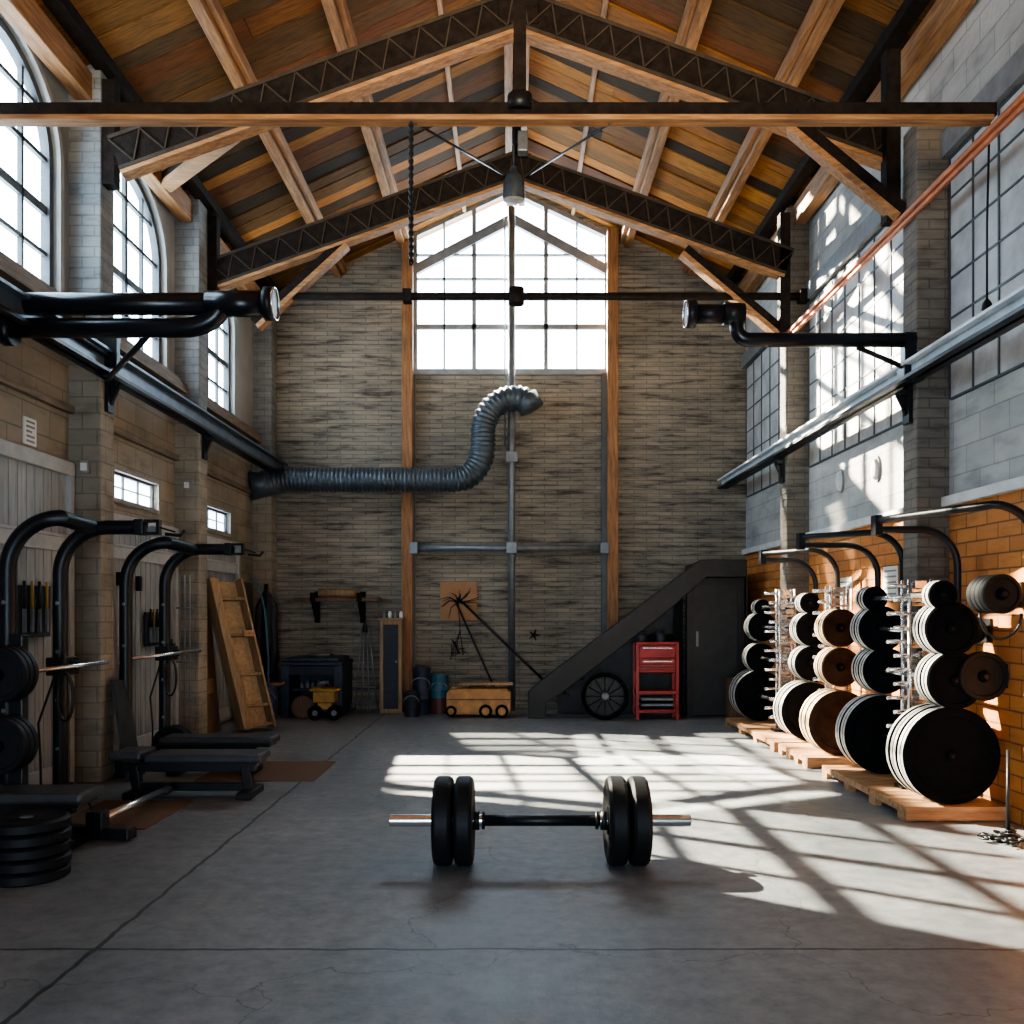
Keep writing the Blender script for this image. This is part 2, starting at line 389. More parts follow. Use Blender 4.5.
# tall gable window in the back wall
def back_window():
    Y = YB+.05; b = nb()
    inner = lambda x, z0=WZ1: WZ1+(WZA-WZ1)*(1-abs(x)/(-WX0 if x < 0 else WX1))
    k = .05
    plate2d(b, [(WX0, WZ0), (WX1, WZ0), (WX1, WZ1), (0, WZA), (WX0, WZ1)], [[(WX0+k, WZ0+k), (WX1-k, WZ0+k), (WX1-k, WZ1-k*.9), (0, WZA-k*1.2), (WX0+k, WZ1-k*.9)]], 'xz', Y-.03, Y+.05)
    for px, w in ((444, .026), (474, .06), (511, .07), (546, .06), (577, .026)):
        x = (px-CX)*YB/F; box(b, x-w/2, x+w/2, Y-.02, Y+.03, WZ0, inner(x)-.02)
    for py, w in ((326, .07), (298, .035), (278, .026), (254, .026)):
        z = H-(py-CY)*YB/F; box(b, WX0, WX1, Y-.02, Y+.03, z-w/2, z+w/2)
    for s, xe in ((-1, WX0), (1, WX1)):                       # sloping transom
        bar(b, (0, Y, 6.93), (xe, Y, 6.20), .09, .13)
    box(b, WX0-.02, WX1+.02, YB-.05, YB+.06, WZ0-.05, WZ0+.01)
    o = struct('window_4', b, 'greyframe')
    g = nb(); plate2d(g, [(WX0+.01, WZ0+.01), (WX1-.01, WZ0+.01), (WX1-.01, WZ1-.01), (0, WZA-.01), (WX0+.01, WZ1-.01)], [], 'xz', Y+.008, Y+.012)
    obj('glass', g, 'glass', o)
back_window()
# large frosted grid windows, right wall
for i, (y0, y1) in enumerate(((4.25, 7.12), (7.47, 10.5), (10.87, 13.3))):
    b = nb(); z0, z1 = 2.98, 4.78; X = XR
    nv = round((y1-y0)/.38); nh = 6
    for k in range(nv+1): y = y0+(y1-y0)*k/nv; box(b, X-.024, X+.005, y-.008, y+.008, z0, z1)
    for k in range(nh+1): z = z0+(z1-z0)*k/nh; box(b, X-.022, X+.005, y0, y1, z-.008, z+.008)
    o = struct('window_%d' % (7+i), b, 'dkframe')
    g = nb(); box(g, X-.014, X-.002, y0, y1, z0, z1); obj('frosted_pane', g, 'panel', o)
# ledges and sills
b = nb(); box(b, XL-.02, XL+.13, YF, YB, 3.70, 3.79); box(b, XL-.02, XL+.09, YF, YB, 3.79, 3.85); struct('trim_1', b, 'ledge')
b = nb(); box(b, XR-.06, XR+.02, YF, YB, 2.18, 2.25); struct('trim_2', b, 'sill')
b = nb(); box(b, XR-.07, XR+.02, YF, YB, 4.80, 4.98); struct('trim_3', b, 'greyframe')
b = nb(); box(b, XL-.02, XL+.05, YF, YB, 2.98, 3.04); struct('trim_4', b, 'ledge')

# ------------------------------------------------------------------ grey board doors in the left wall
def board_door(n, y0, y1, ztop):
    X = XL+.03; b = nb(); ny = max(5, round((y1-y0)/.13))
    for k in range(ny):
        a = y0+.07+(y1-y0-.14)*k/ny; c = y0+.07+(y1-y0-.14)*(k+1)/ny; box(b, X-.06, X, a+.005, c-.005, .02, ztop-.08)
    box(b, X-.07, X-.01, y0+.02, y1-.02, .02, ztop)
    o = struct('door_%d' % n, b, 'door')
    g = nb()
    box(g, X-.06, X+.035, y0, y0+.08, 0, ztop); box(g, X-.06, X+.035, y1-.08, y1, 0, ztop); box(g, X-.06, X+.04, y0, y1, ztop-.09, ztop+.02)
    obj('door_frame', g, 'doorbars', o, bevel=.006)
    g = nb(); zr = 1.92
    box(g, X-.02, X+.02, y0+.08, y1-.08, zr-.06, zr+.05); box(g, X-.02, X+.03, y0+.08, y1-.08, zr+.05, zr+.075); box(g, X-.02, X+.018, y0+.08, y1-.08, .05, .2)
    obj('rail', g, 'doorbars', o, bevel=.005)
    g = nb(); box(g, X, X+.03, y1-.2, y1-.165, .98, 1.1); tube(g, [(X+.02, y1-.18, 1.04), (X+.06, y1-.18, 1.04), (X+.06, y1-.29, 1.04)], .011, 8); obj('handle', g, 'black', o)
board_door(1, 5.5, 7.64, 2.56); board_door(2, 8.02, 10.02, 2.24); board_door(3, 10.45, 12.3, 2.24)

# ------------------------------------------------------------------ roof timbers
pn = {-2.45: 'left slope roof purlin nearest the arched windows', -1.55: 'left slope roof purlin halfway between eave and ridge', -.67: 'thin left slope roof purlin next to the ridge beam',
      .86: 'thin right slope roof purlin next to the ridge beam', 1.63: 'right slope roof purlin halfway between eave and ridge', 2.52: 'right slope roof purlin nearest the grey block wall'}
for x, lab in pn.items():
    thin = abs(x) < 1; w, h = (.05, .07) if thin else (.10, .17)
    b = nb(); t = roof(x)+.01
    bar(b, (x, YF, t-h/2), (x, YB, t-h/2), w, h)
    if not thin: bar(b, (x+(.085 if x < 0 else -.085), YF, t-.06), (x+(.085 if x < 0 else -.085), YB, t-.06), .06, .12)
    tag(obj('roof_purlin', b, 'beam_y', bevel=.006), 'long orange timber, '+lab, 'beam', 'roof purlins')
for dx, lab in ((-.085, 'left'), (.085, 'right')):
    b = nb(); bar(b, (RX+dx, YF, RZ-.18), (RX+dx, YB, RZ-.18), .09, .26)
    tag(obj('ridge_beam', b, 'beam_y', bevel=.006), 'long orange timber ridge beam, %s one of the closely set pair' % lab, 'beam', 'paired ridge beams')
b = nb(); bar(b, (RX, YF, RZ-.2), (RX, YB, RZ-.2), .05, .2); tag(obj('ridge_plate', b, 'chord'), 'black steel plate running between the two ridge beams', 'beam')  # dark strip put in as the shade between the paired beams
def eave(x, lab, s):
    b = nb(); bar(b, (x, YF, roof(x)-.16), (x, YB, roof(x)-.16), .14, .22); o = tag(obj('eave_beam', b, 'beam_y', bevel=.008), 'thick orange timber eave beam on top of the %s' % lab, 'beam')
    b = nb(); bar(b, (x+s*.16, YF, roof(x+s*.16)-.05), (x+s*.16, YB, roof(x+s*.16)-.05), .13, .10); o2 = obj('backing_board', b, 'chord', o)
eave(XL+.12, 'left wall above the arched windows', 1); eave(XR-.1, 'right wall above the grey blocks', -1)

def truss(Y, za, sl, xl, xr, lab, hc):
    t = thing('roof_truss', lab, 'truss', (RX, Y, 0))
    for s, xe in ((-1, xl), (1, xr)):
        p = Vector((RX, Y, za)); q = Vector((xe, Y, za-sl*abs(xe-RX)))
        b = nb(); bar(b, p, q, .12, hc); ch = obj('chord', b, 'chord', t)
        b = nb(); d, sd, u, L = basis(p, q); n = 26                # riveted lattice on both faces
        for yy in (-.066, .066):
            o = Vector((0, yy, 0))
            for k in range(n):
                a = p+d*(L*k/n)+o; c = p+d*(L*(k+1)/n)+o
                up = u*(hc*.40)
                bar(b, a-up if k % 2 else a+up, c+up if k % 2 else c-up, .012, .022, (0,1,0))
            bar(b, p+u*hc*.46+o, q+u*hc*.46+o, .02, .03); bar(b, p-u*hc*.46+o, q-u*hc*.46+o, .02, .03)
        obj('lattice', b, 'lattice', ch)
        b = nb(); bar(b, p-u*(hc/2+.018), q-u*(hc/2+.018), .14, .036); obj('timber_flange', b, 'beam_x', ch)
    b = nb(); box(b, RX-.05, RX+.05, Y-.05, Y+.05, za-.15, RZ-.1); obj('king_post', b, 'chord', t)
    b = nb(); box(b, RX-.16, RX+.16, Y-.075, Y+.075, za-.13, za+.12); obj('apex_plate', b, 'chord', t, bevel=.01)
    return t
t1 = truss(7.6, 6.18, .36, XLP+.16, XRP-.02, 'near dark lattice roof truss with orange timber underside, bearing on the nearest pillars', .28)
t2 = truss(10.45, 6.27, .355, XLP+.05, XRP-.02, 'far dark lattice roof truss in front of the gable window', .29)
def brace(t, p, q, w=.12, h=.14):
    b = nb(); bar(b, p, q, w, h*.65); o = obj('knee_brace', b, 'chord', t)
    d, s, u, L = basis(p, q); b = nb(); bar(b, Vector(p)-u*(h*.45), Vector(q)-u*(h*.45), w+.02, .05); obj('timber_facing', b, 'beam_x', o)
brace(t1, (-2.2, 7.62, 5.30), (-3.42, 9.35, 5.62)); brace(t1, (2.2, 7.6, 5.34), (XRP+.0, 7.42, 4.50))
brace(t2, (-1.85, 10.45, 5.45), (-2.83, 10.45, 4.55)); brace(t2, (1.9, 10.45, 5.36), (XRP-.01, 10.5, 4.42))
for t, x, y, z0, z1 in ((t1, XRP-.06, 7.5, 4.45, 5.8), (t2, XRP-.06, 10.45, 4.4, 5.75), (t1, XLP+.05, 7.75, 4.85, 5.7), (t2, XLP+.05, 10.42, 4.6, 5.7)):
    b = nb(); box(b, x-.06, x+.05, y-.06, y+.06, z0, z1); obj('end_post', b, 'chord', t)
b = nb(); tube(b, [(XLP-.2, 10.45, 4.85), (XRP+.25, 10.45, 4.85)], .042, 12); obj('tie_rod', b, 'chord', t2)
b = nb(); tube(b, [(RX-.0, 10.45, 4.76), (RX, 10.45, 4.94)], .085, 12); obj('tie_collar', b, 'chord', t2)
for x in (XRP+.15, -1.15):
    b = nb(); box(b, x-.05, x+.05, 10.38, 10.52, 4.78, 4.92); obj('tie_clamp', b, 'chord', t2, bevel=.01)

# timber tie beam crossing in front, with its hanger post and stay rods
TB = 6.1
t = thing('cross_beam', 'long dark steel and orange timber beam crossing the hall from wall to wall', 'beam', (0, TB, 4.5))
b = nb(); box(b, XL+.0, 3.10, TB-.03, TB+.05, 4.565, 4.645); obj('steel_flange', b, 'chord', t)
b = nb(); box(b, XL+.0, 3.08, TB-.045, TB+.06, 4.53, 4.565); obj('timber_soffit', b, 'beam_x', t, bevel=.008)
b = nb(); box(b, RX-.04, RX+.04, TB-.03, TB+.05, 4.645, RZ-.34); obj('hanger_post', b, 'chord', t)
b = nb(); tube(b, [(RX, TB, 4.60), (RX, TB, 4.70)], .08, 16); obj('hanger_collar', b, 'black', t)
for s, px in ((-1, 415), (1, 610)):
    a = at(px, 123, TB); c = Vector((RX+s*.12, 10.4, 6.15)); b = nb(); tube(b, [a, c], .009, 6); obj('stay_rod', b, 'black', t)
# orange beam along the right wall
b = nb(); bar(b, (XRP-.04, 3.2, 4.42), (XRP-.04, 10.52, 4.42), .05, .04); bar(b, (XRP-.025, 3.2, 4.385), (XRP-.025, 10.52, 4.385), .03, .035)
tag(obj('orange_beam', b, 'orangepipe', bevel=.008), 'slim orange beam running along the right wall pillars below the roof', 'beam')

# chain and pendant lamp
def link(bm, c, r, rot):
    pts = []
    for k in range(13):
        a = 2*math.pi*k/12; x, z = r*.55*math.cos(a), r*1.0*math.sin(a)
        pts.append(Vector(c)+Vector((x*math.cos(rot), x*math.sin(rot), z)))
    tube(bm, pts, .007, 6, cap=False)
b = nb(); ct = at(411, 122, TB); n = 40
for k in range(n): link(b, ct-Vector((0, 0, .023*k)), .02, 0 if k % 2 else math.pi/2)
tag(obj('hanging_chain', b, 'black'), 'black steel chain hanging from the cross beam left of the ridge', 'chain')
t = thing('pendant_lamp', 'grey bell-shaped pendant lamp hanging from the ridge before the gable window', 'lamp', (.02, 10.2, 5.85))
p = Vector((.02, 10.2, 0))
b = nb(); tube(b, [p+Vector((0,0,6.0)), p+Vector((0,0,RZ-.25))], .012, 8); obj('cord', b, 'black', t)
b = nb(); lathe(b, p+Vector((0,0,5.80)), (0,0,1), [(0,.115),(.05,.12),(.20,.11),(.27,.08),(.30,.045),(.36,.03)], 24); obj('lamp_shade', b, 'duct', t, smooth=40)
b = nb(); lathe(b, p+Vector((0,0,5.775)), (0,0,1), [(0,.05),(.015,.095),(.025,.105)], 24); obj('lens', b, 'fixture', t, smooth=40)
b = nb(); box(b, .06, .17, 10.13, 10.27, 6.30, 6.52); obj('ballast_box', b, 'steel', t, bevel=.015)
b = nb(); box(b, .0, .08, 10.18, 10.22, 6.40, 6.43); obj('clip', b, 'black', t)

# ------------------------------------------------------------------ crane rails and pipe brackets
def rail(name, lab, x, z, hgt, m, y0, y1):
    t = thing(name, lab, 'rail', (x, 8, z))
    b = nb(); box(b, x-.014, x+.014, y0, y1, z-hgt/2, z+hgt/2); obj('web', b, m, t)
    b = nb(); box(b, x-.075, x+.075, y0, y1, z+hgt/2-.02, z+hgt/2); obj('top_flange', b, m, t)
    b = nb(); box(b, x-.075, x+.075, y0, y1, z-hgt/2, z-hgt/2+.025); obj('bottom_flange', b, 'black', t)
    return t
def rail_brackets(t, xw, x, ys, z):
    for y in ys:
        b = nb(); s = 1 if x > xw else -1
        box(b, min(xw, x), max(xw, x), y-.05, y+.05, z-.13, z-.09); box(b, xw-.0, xw+s*.03, y-.06, y+.06, z-.34, z+.14); bar(b, (xw, y, z-.3), (x, y, z-.1), .04, .04); obj('bracket', b, 'black', t)
rl = rail('crane_rail', 'blue-grey steel rail on brackets along the left brick pillars', XLP+.09, 3.36, .19, 'bluerail', YF, YB-.02)
rail_brackets(rl, XLP, XLP+.09, (5.05, 7.8, 10.22), 3.36)
rr = rail('crane_rail', 'pale steel rail on brackets along the right grey wall', XRP-.09, 3.17, .13, 'whiterail', YF, YB-.02)
rail_brackets(rr, XRP, XRP-.09, (4.05, 7.3, 10.69), 3.17)

# left double pipe arm
Y = 6.3; t = thing('double_pipe_arm', 'black double pipe arm with flanged end reaching out from the left wall', 'pipe', (XL, Y, 3.4))
z1 = H+(610-304)*Y/F; z0 = H+(610-328)*Y/F; r = 11.5*Y/F
xr = (268-CX)*Y/F; xb = (196-CX)*Y/F
b = nb(); tube(b, [(XL+.01, Y, z1), (xr, Y, z1)], r*.95, 20); obj('upper_pipe', b, 'black_pipe', t)
b = nb(); cz = z1; R = z1-z0; xa = (200-CX)*Y/F
pts = [(XL+.01, Y, z0), (xa-.12, Y, z0)]+[(xa-.12+.26*math.sin(a), Y, z0+R*(1-math.cos(a))*1.0) for a in [math.pi/2*k/8 for k in range(1, 9)]]
tube(b, pts, r*.85, 20); obj('lower_pipe', b, 'black_pipe', t)
b = nb(); tube(b, [(xa+.05, Y, z1), (xr-.0, Y, z1)], r*1.12, 20); obj('elbow', b, 'black_pipe', t)
b = nb(); tube(b, [(xr-.02, Y, z1), (xr+.045, Y, z1)], r*1.45, 24); obj('flange', b, 'black', t)
b = nb(); tube(b, [(xr+.048, Y+r*1.36*math.cos(a), z1+r*1.36*math.sin(a)) for a in [2*math.pi*k/32 for k in range(33)]], .008, 6, False); obj('end_ring', b, 'chrome', t)
b = nb(); tube(b, [(-3.37, Y, z0-.02), (-3.30, Y, z0-.02)], r*1.3, 16); tube(b, [(-3.37, Y, z1+.02), (-3.30, Y, z1+.02)], r*1.3, 16); box(b, -3.38, -3.29, Y-.06, Y+.06, z0, z1); obj('collar', b, 'black', t)
b = nb(); tube(b, [at(147, 336, Y), (XLP+.16, 7.45, 3.22)], .022, 8); tube(b, [(XLP+.16, 7.45, 3.22), (XLP+.05, 7.5, 3.28)], .03, 8); obj('strut', b, 'black', t)
b = nb(); box(b, XLP+.05, XLP+.2, 7.5, 7.56, 3.32, 3.6); tube(b, [(XLP+.13, 7.53, 3.4), (XLP+.13, 6.4, 3.42)], .02, 8); obj('mount', b, 'black', t)
# right pipe arm
Y = 7.08; t = thing('pipe_outrigger', 'black flanged pipe arm cranked out from the right pillar', 'pipe', (XRP, Y, 3.4))
za = H+(610-314)*Y/F; zb = H+(610-340)*Y/F; x0 = (690-CX)*Y/F; x1 = 3.0; r = 7.2*Y/F
xk = (737-CX)*Y/F
b = nb(); q = .09
pts = [(x0, Y, za), (xk-q, Y, za)]+[(xk-q+q*math.sin(a), Y, za-q*(1-math.cos(a))) for a in [math.pi/2*k/6 for k in range(1, 7)]]
pts += [(xk+q*(1-math.cos(a)), Y, zb+q-q*math.sin(a)) for a in [math.pi/2*k/6 for k in range(0, 7)]]+[(x1, Y, zb)]
tube(b, pts, r, 20); obj('cranked_pipe', b, 'black_pipe', t)
b = nb(); tube(b, [(x0-.03, Y, za), (x0+.04, Y, za)], r*1.9, 24); tube(b, [(x0+.04, Y, za), (xk-.08, Y, za)], r*1.3, 20); tube(b, [(xk-.1, Y, za), (xk+.05, Y, za)], r*1.5, 20); obj('flange', b, 'black', t)
b = nb(); tube(b, [(x0-.033, Y+r*1.8*math.cos(a), za+r*1.8*math.sin(a)) for a in [2*math.pi*k/32 for k in range(33)]], .007, 6, False); obj('end_ring', b, 'chrome', t)
b = nb(); box(b, x1-.09, x1+.0, Y-.05, Y+.05, 3.10, zb+.05); box(b, x1-.1, XRP+.0, Y-.06, Y+.08, 3.1, 3.22); obj('drop_post', b, 'black_pipe', t, bevel=.01)
b = nb(); tube(b, [at(857, 347, Y), (x1-.06, Y, 3.20)], .02, 8); obj('strut', b, 'black', t)

# ------------------------------------------------------------------ back wall fittings
for px0, px1, lab in ((402, 413, 'left'), (607, 618, 'right')):
    b = nb(); x0 = (px0-CX)*13.3/F; x1 = (px1-CX)*13.3/F; box(b, x0, x1, 13.24, 13.395, 0, roof(x0 if x0 < 0 else x1)-.01)
    tag(centred(obj('timber_post', b, 'beam_z', bevel=.006)), 'tall orange timber post at the %s edge of the gable window bay' % lab, 'post', 'window bay posts')
t = thing('pipe_bracing', 'grey steel upright pipe with cross pipe fixed to the back brick wall', 'pipe', (0, 13.25, 0))
b = nb(); tube(b, [(-.005, 13.22, 0), (-.005, 13.22, 7.0)], .05, 14); obj('upright_pipe', b, 'steel', t)
b = nb(); z = H+(610-548)*13.25/F; tube(b, [(-1.36, 13.28, z), (1.30, 13.28, z)], .045, 12); obj('cross_pipe', b, 'steel', t)
for x in (-1.36, 1.30):
    b = nb(); box(b, x-.07, x+.05, 13.2, 13.395, z-.08, z+.08); obj('end_bracket', b, 'steel', t, bevel=.01)
b = nb(); box(b, -.09, .08, 13.15, 13.3, 3.45, 3.6); box(b, -.08, .07, 13.15, 13.3, z-.08, z+.08); obj('clamp', b, 'steel', t, bevel=.01)
b = nb(); tube(b, [(-.1, 13.3, 3.7), (-.1, 13.3, 6.9)], .012, 8); obj('conduit', b, 'steel', t)
b = nb(); box(b, 1.26, 1.335, 13.3, 13.395, 0, 4.72); struct('trim_5', b, 'dkframe')
b = nb(); box(b, -1.40, -1.36, 13.36, 13.395, 0, 4.72); struct('trim_6', b, 'dkframe')

# ribbed flexible duct
def ductpath():
    Yd = 13.02; P = lambda px, py: at(px, py, Yd)
    pts = [P(262, 483), P(290, 480), P(455, 480)]
    c = P(455, 447); r = (480-447)*Yd/F
    rr = 33*Yd/F
    for k in range(1, 9):
        a = -math.pi/2+math.pi/2*k/8; pts.append(Vector((c.x+rr*math.cos(a)*.85, Yd, c.z+rr*math.sin(a))))
    x_up = pts[-1].x; c2 = P(483+30, 428); top = P(0, 398).z
    pts.append(Vector((x_up, Yd, P(0, 430).z)))
    rx = .44; rz = top-P(0, 430).z
    for k in range(1, 11):
        a = math.pi-math.pi*.62*k/10; pts.append(Vector((x_up+rx+rx*math.cos(a)*1.0, Yd, P(0, 430).z+rz*math.sin(a))))
    return pts
pts = ductpath()
# resample
dense = []
for a, c in zip(pts, pts[1:]):
    L = (c-a).length; n = max(1, int(L/.018))
    for k in range(n): dense.append(a.lerp(c, k/n))
dense.append(pts[-1])
radii = [.165+.014*math.sin(k*2*math.pi/3.2) for k in range(len(dense))]
t = thing('flexible_duct', 'grey ribbed flexible air duct bending up across the back wall', 'duct', (-1.5, 13.02, 3))
b = nb(); tube(b, dense, .16, 20, True, radii); obj('ribbed_hose', b, 'duct', t)
b = nb(); a0 = at(285, 481, 13.02); tube(b, [a0, (XL+.18, 13.02, a0.z-.05), (XL+.0, 12.95, a0.z-.08)], .17, 20, True, [.16, .17, .2]); obj('wall_collar', b, 'duct', t)
e = dense[-1]; b = nb(); tube(b, [e+Vector((-.03,0,.06)), e+Vector((.07, 0, -.13))], .175, 20); obj('end_collar', b, 'duct', t)
b = nb(); box(b, e.x-.09, e.x+.09, 13.1, 13.395, e.z-.02, e.z+.12); tube(b, [(-1.2, 13.02, 3.12), (-1.2, 13.02, 3.0)], .03, 8); tube(b, [(-1.2, 13.1, 3.15), (-1.2, 13.395, 3.15)], .03, 8); obj('hanger', b, 'steel', t)

# wall shelf with wood on it
Y = 13.2; t = thing('wall_shelf', 'brown timber shelf on two dark brackets on the back brick wall', 'shelf', at(337, 600, 13.2))
p0 = at(296, 600, Y); p1 = at(380, 598, Y)
b = nb(); box(b, p0.x, p1.x, 13.05, 13.4, p0.z-.02, p0.z+.03); obj('shelf_board', b, 'brownboard', t, bevel=.005)
for px in (315, 361):
    x = at(px, 0, Y).x; b = nb(); box(b, x-.035, x+.035, 13.34, 13.395, p0.z-.32, p0.z+.12); bar(b, (x, 13.36, p0.z-.28), (x, 13.08, p0.z-.03), .05, .05); box(b, x-.035, x+.035, 13.03, 13.08, p0.z-.03, p0.z+.1); obj('bracket', b, 'chord', t)
b = nb(); a = at(319, 594, 13.2); c = at(356, 594, 13.2)
tube(b, [(a.x, 13.18, p0.z+.095), (a.x*.5+c.x*.5, 13.18, p0.z+.10), (c.x, 13.18, p0.z+.09)], .06, 12); o = tag(centred(obj('timber_log', b, 'cratewood')), 'round tan timber log lying on the wall shelf', 'log')

# ------------------------------------------------------------------ floor clutter along the back wall
# navy workbench
Y = 12.75; t = thing('workbench', 'dark navy steel workbench with open front against the back wall', 'workbench', (at(316,0,Y).x, Y, 0))
x0 = at(284, 0, Y).x; x1 = at(348, 0, Y).x; zt = .72
b = nb(); box(b, x0+.02, x1-.02, 12.45, 13.3, zt-.05, zt); box(b, x0+.08, x1-.08, 12.5, 13.3, zt, zt+.05); obj('worktop', b, 'navy', t, bevel=.01)
for x in (x0+.03, x1-.13):
    b = nb(); box(b, x, x+.1, 12.47, 13.25, 0, zt-.05); obj('side_panel', b, 'navy', t)
b = nb(); box(b, x0+.1, x1-.1, 13.15, 13.2, 0, zt-.05); obj('back_panel', b, 'navydk', t)
b = nb(); box(b, x0+.13, x1-.13, 12.48, 12.52, zt-.17, zt-.06); obj('drawer', b, 'navydk', t)
b = nb(); box(b, x0+.13, x1-.13, 12.7, 13.15, .32, .35); obj('lower_shelf', b, 'navydk', t)
random.seed(3)
for k in range(7):
    x = x0+.22+k*.075; h = random.uniform(.05, .13); b = nb(); lathe(b, (x, 12.85, .35), (0,0,1), [(0,.03),(h*.7,.03),(h*.8,.014),(h,.014)], 10)
    tag(centred(obj('small_bottle', b, 'steel')), 'small grey bottle in a row on the lower shelf of the navy workbench', 'bottle', 'bottles on the workbench shelf')
b = nb(); tube(b, [(x0+.3, 12.9, zt+.05+.02), (x0+.55, 12.88, zt+.07), (x0+.6, 12.95, zt+.075)], .02, 8); tag(centred(obj('crowbar', b, 'steel')), 'short grey steel bar lying on top of the navy workbench', 'tool')
# yellow engine trolley
Y = 12.2; t = thing('engine_trolley', 'yellow petrol engine on a small wheeled trolley before the navy workbench', 'machine', (at(325,0,Y).x, Y, 0))
P = lambda px, py: at(px, py, Y)
x0, x1 = P(313,0).x, P(338,0).x
b = nb(); box(b, x0+.02, x1-.02, Y-.12, Y+.12, .22, .36); box(b, x0-.02, x1+.02, Y-.14, Y+.14, .36, .40); box(b, x0+.08, x1-.06, Y-.13, Y+.1, .13, .22); obj('engine_body', b, 'yellow', t, bevel=.015)
for x in (x0+.06, x1-.02):
    b = nb(); lathe(b, (x, Y-.18, .095), (0,1,0), [(0,.06),(.0,.095),(.06,.095),(.06,.06)], 20); w = obj('wheel', b, 'rubber', t)
    b = nb(); lathe(b, (x, Y-.19, .095), (0,1,0), [(0,.03),(.02,.045),(.03,.045)], 14); obj('hub', b, 'steel', w)
b = nb(); box(b, x0-.02, x1+.02, Y-.12, Y+.12, .10, .13); obj('chassis', b, 'black', t)
b = nb(); tube(b, [(x0+.1, Y, .40), (x0+.1, Y, .47), (x0+.2, Y, .47)], .025, 8); obj('exhaust', b, 'steel', t)
b = nb(); lathe(b, (P(303,0).x, Y-.02, .15), (0,1,0), [(0,.13),(.01,.15),(.22,.15),(.23,.13)], 24); o = centred(obj('cable_drum', b, 'brownboard')); tag(o, 'brown round cable drum lying on its side beside the yellow engine', 'drum')
# metal rake stand
Y = 12.9; t = thing('garden_tool_stand', 'thin metal stand of long handled tools left of the tall wooden cabinet', 'stand', (at(365,0,Y).x, Y, 0))
b = nb(); xc = at(365, 0, Y).x
for s in (-.16, -.05, .06, .16): tube(b, [(xc+s, Y-.05+abs(s), 0), (xc+s*.3, Y, 1.15)], .011, 6)
obj('rod', b, 'steel', t)
b = nb(); lathe(b, (xc, Y, 1.1), (0,0,1), [(0,.04),(.08,.03),(.16,.01)], 12); obj('top_cap', b, 'black', t)
b = nb()
for r, zz in ((.12, .35), (.16, .16)): tube(b, [(xc+r*math.cos(a), Y+r*.5*math.sin(a), zz) for a in [k*math.pi/10 for k in range(21)]], .009, 6, False)
for k in range(9): tube(b, [(xc-.2+.05*k, Y-.12, .005), (xc-.14+.035*k, Y-.1, .2)], .006, 5)
obj('wire_basket', b, 'steel', t)
# tall cabinet
Y = 13.0; t = thing('tall_cabinet', 'tall narrow wooden cabinet with dark blue front beside the left timber post', 'cabinet', (at(392,0,Y).x, Y, 0))
x0 = at(381, 0, Y).x; x1 = at(403, 0, Y).x; zt = at(0, 620, Y).z
b = nb(); box(b, x0, x1, Y-.12, 13.22, 0, zt); obj('carcass', b, 'cratewood', t, bevel=.006)
b = nb(); box(b, x0+.05, x1-.05, Y-.14, Y-.11, .06, zt-.06); obj('front_panel', b, 'navydk', t)
b = nb(); box(b, x0-.02, x1+.02, Y-.15, 13.22, zt, zt+.03); obj('top_board', b, 'cratewood', t)
b = nb(); lathe(b, (x1-.075, Y-.16, .7), (0,1,0), [(0,.015),(.03,.012)], 10); obj('knob', b, 'steel', t)
for k in range(4):
    b = nb(); lathe(b, (x0+.05+.075*k, Y+.0, zt+.03), (0,0,1), [(0,.028),(.06,.028),(.07,.02),(.09,.02)], 10)
    tag(centred(obj('jar', b, 'white' if k % 2 else 'steel')), 'small jar in the row on top of the tall wooden cabinet', 'jar', 'jars on the tall cabinet')
# buckets and drums
def drum(name, lab, cat, px0, px1, ytop, Y, m, m2=None, split=.5, lid=True):
    x = (at(px0,0,Y).x+at(px1,0,Y).x)/2; r = (at(px1,0,Y).x-at(px0,0,Y).x)/2; zt = at(0, ytop, Y).z
    t = thing(name, lab, cat, (x, Y, 0))
    b = nb(); zs = zt*split if m2 else 0
    lathe(b, (x, Y, zs), (0,0,1), [(0,r*.93),((zt-zs)*.3,r*.95),((zt-zs)*.32,r),((zt-zs)*.36,r),((zt-zs)*.38,r*.95),(zt-zs-.03,r*.97),(zt-zs-.02,r),(zt-zs,r)], 28); obj('body', b, m, t, smooth=35)
    if m2: b = nb(); lathe(b, (x, Y, 0), (0,0,1), [(0,r*.92),(zs-.02,r*.95),(zs,r*.93)], 28); obj('lower_band', b, m2, t, smooth=35)
    b = nb(); lathe(b, (x, Y, zt), (0,0,1), [(0,r*.85),(.012,r*.85),(.02,r*.5)], 24); obj('lid', b, m, t)
    b = nb(); tube(b, [(x+r*math.cos(a)*1.0, Y-r*.98, zt*.72+.10*math.sin(a)-.05) for a in [math.pi*k/10 for k in range(11)]], .007, 6); obj('bail_handle', b, 'steel', t)
drum('bucket', 'navy bucket with steel bail beside the left timber post', 'bucket', 412, 431, 668, 12.8, 'navy')
drum('barrel', 'teal topped drum with dark red lower half beside the orange case', 'barrel', 430, 449, 675, 12.85, 'teal', 'dkred', .42)
drum('barrel', 'dark blue barrel in the left corner right of the leaning crate', 'barrel', 258, 278, 686, 12.2, 'blue')
drum('bucket', 'small dark bucket standing before the tall wooden cabinet', 'bucket', 404, 420, 692, 12.5, 'navydk')
